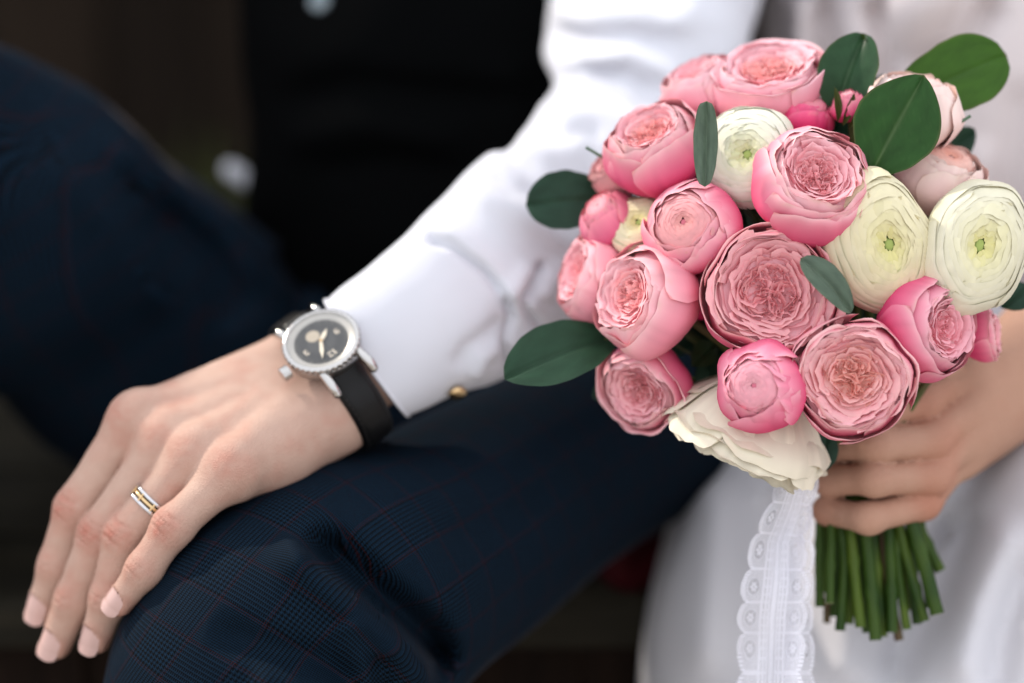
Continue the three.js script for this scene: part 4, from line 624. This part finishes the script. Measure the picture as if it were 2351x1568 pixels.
{ // cut stem ends below the hand
  const ends = [[1892, 1360, -0.082], [1915, 1415, -0.080], [1948, 1432, -0.078], [1990, 1452, -0.078], [2026, 1462, -0.072], [2048, 1452, -0.068], [2082, 1445, -0.07], [2106, 1432, -0.076], [2136, 1395, -0.076], [1882, 1393, -0.075], [1898, 1430, -0.088], [1928, 1448, -0.07], [1976, 1440, -0.066], [2010, 1470, -0.064], [2036, 1425, -0.08], [2064, 1470, -0.075], [2124, 1426, -0.066], [2152, 1410, -0.062], [2157, 1310, -0.085], [1952, 1400, -0.09], [2090, 1400, -0.09], [1905, 1385, -0.062], [2000, 1405, -0.088]];
  const top = [1905, 1928, 1946, 1970, 1998, 2030, 2055, 2078, 2085, 1895, 1915, 1935, 1958, 1985, 2005, 2020, 2045, 2068, 2092, 1950, 2035, 1922, 1990], rad = [0.0030, 0.0027, 0.0030, 0.0028, 0.0031, 0.0033, 0.0027, 0.0030, 0.0028, 0.0026, 0.0022, 0.0029, 0.0032, 0.0036, 0.0024, 0.0026, 0.0028, 0.0040, 0.0036, 0.0026, 0.0025, 0.0026, 0.0028];
  ends.forEach((e, i) => {
    const b = at(...e), a = at(top[i], 1150, -0.080 + (e[2] + 0.075) * 0.5), m = a.clone().lerp(b, 0.5).add(V3((i % 3 - 1) * 0.0015, 0, 0)), g = tube([grip.clone().lerp(a, 0.3), a, m, b], rad[i] * 0.86, 40, 12), pp = g.attributes.position, nn = g.attributes.normal; { const y0 = lerp(a.y, b.y, 0.25 + 0.5 * ((i * 0.37) % 1)), k1 = i * 3.1; for (let q = 0; q < pp.count; q++) { const y = pp.getY(q), d = 0.0007 * Math.exp(-(((y - y0) / 0.0022) ** 2)) + 0.0003 * nz(y * 160, k1, pp.getX(q) * 200); pp.setXYZ(q, pp.getX(q) + nn.getX(q) * d, y + nn.getY(q) * d, pp.getZ(q) + nn.getZ(q) * d); } }
    const brown = i === 10 || i === 15; stemCol(g, brown ? [0.10, 0.085, 0.03] : i % 3 ? [0.016, 0.044, 0.004] : [0.028, 0.062, 0.005], brown ? [0.09, 0.05, 0.03] : i % 2 ? [0.034, 0.070, 0.006] : [0.066, 0.108, 0.010], i * 7);
    const s = part('stem', g, M.stem, bouquet), d = b.clone().sub(m).normalize(), cap = new THREE.CircleGeometry(rad[i] * 0.85, 14); cap.applyQuaternion(new THREE.Quaternion().setFromUnitVectors(V3(0, 0, 1), d)); cap.translate(b.x, b.y, b.z);
    part('cut_end', cap, std(0.22, 0.24, 0.10, 0.7), bouquet, null, s);
  });
}
// leaves: base, tip, width (photo units), the way the blade faces, colours of face and vein
function leafGeo(base, tip, wid, face, o = {}) {
  const L = base.distanceTo(tip), ax = tip.clone().sub(base).normalize(), n = face.clone().addScaledVector(ax, -face.dot(ax)).normalize(), cr = new THREE.Vector3().crossVectors(ax, n), { bend = 0.08, fold = 0.15, peak = 0.52, twist = 0, c = [0.035, 0.105, 0.03], v = [0.12, 0.20, 0.07], rim = [0.24, 0.22, 0.10], seed = 0, round = 0.62, wave = 0.02 } = o;
  const NU = 28, NV = 30, P = (u, t) => { const s = u * 2 - 1, k = t < peak ? t / peak : (1 - t) / (1 - peak), half = wid * 0.5 * Math.pow(clamp(Math.sin(clamp(k) * Math.PI / 2)), round) * (1 + 0.05 * nz(t * 7, seed, s > 0 ? 1 : 5)), a = s * Math.abs(half), h = bend * L * Math.sin(t * Math.PI) + fold * Math.abs(a) - 0.0012 * Math.exp(-((a / 0.0011) ** 2)) + wave * wid * nz(s * 1.5 + seed, t * 3, seed) , tw = twist * (t - 0.3); return base.clone().addScaledVector(ax, t * L).addScaledVector(cr, a * Math.cos(tw)).addScaledVector(n, h + a * Math.sin(tw)); };
  const mk = (off, flip) => { const g = gridGeo(NU, NV, P, { flip }), q = g.attributes.normal, p = g.attributes.position; for (let i = 0; i < p.count; i++) p.setXYZ(i, p.getX(i) + q.getX(i) * off, p.getY(i) + q.getY(i) * off, p.getZ(i) + q.getZ(i) * off); const cc = []; for (let j = 0; j <= NV; j++) for (let i = 0; i <= NU; i++) { const s = i / NU * 2 - 1, t = j / NV, vein = Math.exp(-((s / 0.05) ** 2)) * (1 - t * 0.4), sv = Math.max(0, Math.sin((t * 9 - Math.abs(s) * 3.4) * 6.28)) ** 12 * 0.07, e = sstep(0.93, 1, Math.max(Math.abs(s), t > 0.97 ? 1 : 0)); let k = mixc(c, v, clamp(vein * 0.75 + sv)); k = mixc(k, rim, e * 0.5).map((x) => x * (1 + 0.25 * nz(s * 3 + seed, t * 5, 1) + 0.12 * nz(s * 14 + seed, t * 20, 1))); cc.push(...k); } g.setAttribute('color', new THREE.Float32BufferAttribute(cc, 3)); return g; };
  return mergeGeometries([mk(0.0002, false), mk(-0.0002, true)]);
}
const grey = { c: [0.150, 0.215, 0.155], v: [0.2, 0.26, 0.19] }, teal = { c: [0.030, 0.078, 0.048], v: [0.045, 0.095, 0.055], rim: [0.05, 0.09, 0.06] }, lush = { c: [0.066, 0.165, 0.020], v: [0.10, 0.21, 0.05] };
const LEAVES = [
  [[1405, 455, -0.075], [1208, 470, -0.072], 140, [0.05, 0.2, 0.97], { ...teal, peak: 0.6, round: 0.5, bend: 0.04 }, 'dark round leaf against the white sleeve'],
  [[1412, 772, -0.05], [1158, 868, -0.03], 158, [-0.1, 0.45, 0.88], { ...teal, c: [0.034, 0.09, 0.05], peak: 0.55, round: 0.55, bend: 0.06 }, 'large dark leaf over the cuff'],
  [[1618, 428, -0.006], [1622, 232, -0.006], 58, [-0.2, 0.1, 0.95], { ...grey, round: 0.34, fold: 0.3, bend: -0.05, peak: 0.55 }, 'narrow grey green leaf beside the white ranunculus'],
  [[1918, 262, -0.040], [1985, 76, -0.045], 138, [-0.25, 0.1, 0.96], { c: [0.04, 0.105, 0.045], v: [0.11, 0.20, 0.10], round: 0.55, peak: 0.45, fold: 0.35, bend: 0.1 }, 'upright leaf with a rolled edge at the top'],
  [[1996, 406, -0.012], [2122, 172, -0.008], 198, [0.0, 0.25, 0.97], { c: [0.038, 0.118, 0.027], v: [0.17, 0.27, 0.11], peak: 0.5, round: 0.74, fold: 0.2, bend: 0.05 }, 'sharp green leaf in front with a pale midrib'],
  [[2040, 250, -0.05], [2312, 125, -0.055], 172, [0.15, 0.2, 0.96], { ...lush, peak: 0.66, round: 0.5, bend: 0.03 }, 'broad bright leaf at the upper right'],
  [[2270, 500, -0.05], [2335, 450, -0.055], 90, [0.4, 0.2, 0.9], { ...teal, round: 0.5 }, 'small dark leaf at the right edge'],
  [[1955, 718, 0.012], [1840, 592, 0.010], 74, [-0.1, 0.5, 0.86], { ...grey, peak: 0.6, round: 0.5, fold: 0.2, bend: 0.12 }, 'grey green leaf curling over the central rose'],
  [[2300, 705, -0.05], [2365, 660, -0.055], 70, [0.2, 0.3, 0.9], { ...teal }, 'dark leaf tip under the right ranunculus'],
  [[1905, 985, -0.045], [1868, 1088, -0.042], 70, [0.3, 0, 0.95], { ...teal }, 'narrow leaf beside the fingers'],
  [[1440, 880, -0.07], [1360, 912, -0.068], 62, [0, 0.3, 0.95], { ...teal }, 'leaf under the drooping rose'],
  [[1770, 520, -0.03], [1625, 420, -0.028], 34, [0.3, 0.6, 0.7], { c: [0.045, 0.085, 0.04], v: [0.1, 0.15, 0.08] }, 'narrow leaf edge under the white ranunculus'],
  [[1640, 790, -0.06], [1590, 840, -0.05], 60, [0.2, 0.3, 0.9], { ...teal, c: [0.045, 0.075, 0.03] }, 'olive leaf in the gap between roses'],
  [[1660, 560, -0.05], [1700, 480, -0.05], 70, [0, 0.3, 0.95], { ...teal }, 'leaf deep between the roses'],
  [[1640, 760, -0.055], [1600, 640, -0.055], 80, [0, 0.2, 0.95], { ...teal }, 'leaf deep left of the central rose'],
];
LEAVES.forEach(([b, t, w, f, o, label], i) => part('leaf', leafGeo(at(...b), at(...t), w * PXM * (DIST - b[2]), dir(...f), { ...o, seed: i * 3.7 }), M.leaf, bouquet, label));
for (const i of [0, 1, 3, 4, 5]) { const [b, t, w, f] = LEAVES[i], p = at(...b), d = at(...t).sub(p).normalize(); part('leaf_stalk', stemCol(tube([p.clone().addScaledVector(d, 0.006), p.clone().addScaledVector(d, -0.012), p.clone().addScaledVector(d, -0.02).lerp(grip, 0.2)], 0.0009, 12, 6), [0.07, 0.12, 0.04], [0.1, 0.1, 0.05], i), M.stem, bouquet); }
part('leaf', leafGeo(at(1992, 130, -0.043), at(1978, 74, -0.045), 0.006, dir(0.9, 0.1, 0.4), { c: [0.08, 0.14, 0.03], seed: 80 }), M.leaf, bouquet, 'rolled tip of the upright leaf');
for (const [a, b, c] of [[[2090, 348, -0.03], [2160, 310, -0.03], [2228, 266, -0.03]], [[1425, 388, -0.05], [1390, 365, -0.05], [1345, 338, -0.05]]]) { const g = tube([at(...a), at(...b), at(...c)], 0.0008, 16, 6); stemCol(g, [0.07, 0.13, 0.08], [0.1, 0.16, 0.1], 3); part('twig', g, M.stem, bouquet); }
for (const [x0, y0, x1, y1] of [[1935, 290, 1962, 215], [1925, 280, 1918, 200], [1950, 295, 1990, 235]]) part('sepal', leafGeo(at(x0, y0, -0.03), at(x1, y1, -0.026), 0.004, dir(0.2, 0.2, 0.95), { c: [0.10, 0.12, 0.03], v: [0.14, 0.16, 0.05], seed: x1 }), M.leaf, bouquet);

{ // dark leaves packed between the heads
  const r = RNG(77), gs = [], cc = at(1800, 560, -0.085);
  for (let k = 0; k < 70; k++) { const a = r() * 6.28, q = Math.sqrt(r()), b = at(1830 + Math.cos(a) * q * 300, 560 + Math.sin(a) * q * 270, -0.075 - 0.03 * r()), d = dir(Math.cos(a), -Math.sin(a), 0.6 * (r() - 0.2)), t = b.clone().addScaledVector(d, 0.028 + 0.02 * r()); gs.push(leafGeo(b, t, 0.016 + 0.012 * r(), dir(r() - 0.5, r() - 0.5, 1), { ...teal, seed: k })); }
  void cc; const m = part('foliage', mergeGeometries(gs), M.leaf, bouquet); m.userData.kind = 'stuff';
}
// ================================================================ lace ribbon
{
  const S = 512, alpha = dataTex(S, S, (X, Y) => { // one repeat of the lace, edge to edge
    const u = X / S * 2 - 1, v = Y / S, vv = v - 0.5, a = Math.abs(u), wob = 0.02 * nz(X / 40, Y / 40, u > 0 ? 3 : 8); let k = 0;
    k = Math.max(Math.abs(Math.sin((X + Y) * Math.PI / 16)), Math.abs(Math.sin((X - Y) * Math.PI / 16))) > 0.95 ? 0.9 : 0.34;      // net
    for (const [c, w] of [[0.03, 0.028], [0.13, 0.02], [0.22, 0.028], [0.34, 0.03]]) if (Math.abs(a - c + wob * 0.4) < w) k = 0.95;   // cords
    if (a > 0.13 && a < 0.34 && Math.abs(((v * 4) % 1) - 0.5) > 0.41) k = 0.9;                                                    // ladder between the cords
    const sc = 0.74 + 0.24 * Math.sqrt(Math.max(0, 1 - (vv / 0.5) ** 2)) + wob;
    if (a > 0.37) {
      const dx = (a - 0.61) / 0.25, dy = vv / 0.40, r = Math.hypot(dx, dy), th = Math.atan2(dy, dx), pet = 0.34 + 0.13 * Math.cos(th * 6);
      if (r < 0.12) k = 0.3; else if (r < pet) k = 0.9; else if (r < 0.60) k = 0.14; else if (r < 0.72) k = Math.sin(th * 18) > -0.2 ? 0.85 : 0.2; else if (r < 0.9) k = Math.max(k, 0.2);
      if (a > sc - 0.13) k = Math.sin(v * 6.283 * 14) > -0.55 ? 0.95 : 0.35; if (Math.abs(vv) > 0.46) k = Math.max(k, 0.85);
    }
    if (a > sc + 0.012 * Math.sin(v * 6.283 * 14)) k = 0;
    k *= 0.86 + 0.2 * nz(X / 5, Y / 5, 2);
    return [clamp(k) * 255];
  });
  const lace = new THREE.MeshPhysicalMaterial({ color: col(0.86, 0.86, 0.93), roughness: 0.9, specularIntensity: 0.2, alphaMap: alpha, transparent: true, side: THREE.DoubleSide, transmission: 0.2 });
  const rb = thing('lace_ribbon', 'white lace ribbon with scalloped edges hanging from the bouquet', 'ribbon', at(1845, 1090, -0.055));
  const strip = (l, r, z, v0, ph) => gridGeo(24, 60, (u, v) => { const i = v * (l.length - 1), k = Math.min(l.length - 2, Math.floor(i)), f = i - k, a = l[k], b = l[k + 1], c = r[k], d = r[k + 1]; const x = lerp(lerp(a[0], b[0], f), lerp(c[0], d[0], f), u), y = lerp(lerp(a[1], b[1], f), lerp(c[1], d[1], f), u); return at(x, y, z + 0.007 * Math.sin(u * 5 + v * 4 + ph) + 0.003 * Math.sin(v * 12 + ph + u * 2)); }, { uv: (u, v) => [u, v * v0] });
  part('ribbon_tail', strip([[1790, 1085], [1760, 1160], [1722, 1240], [1700, 1340], [1690, 1420], [1690, 1500], [1680, 1650]], [[1885, 1085], [1872, 1170], [1850, 1250], [1862, 1340], [1855, 1420], [1850, 1500], [1850, 1650]], -0.040, 6.8, 0), lace, rb);
  part('ribbon_tail', strip([[1800, 1085], [1790, 1180], [1770, 1260], [1765, 1340], [1762, 1420], [1765, 1500], [1765, 1650]], [[1880, 1085], [1866, 1180], [1872, 1260], [1870, 1340], [1868, 1420], [1872, 1500], [1878, 1650]], -0.050, 6.8, 2), lace, rb);
  const ln = rb; void ln;
}
renderer.render(scene, camera);
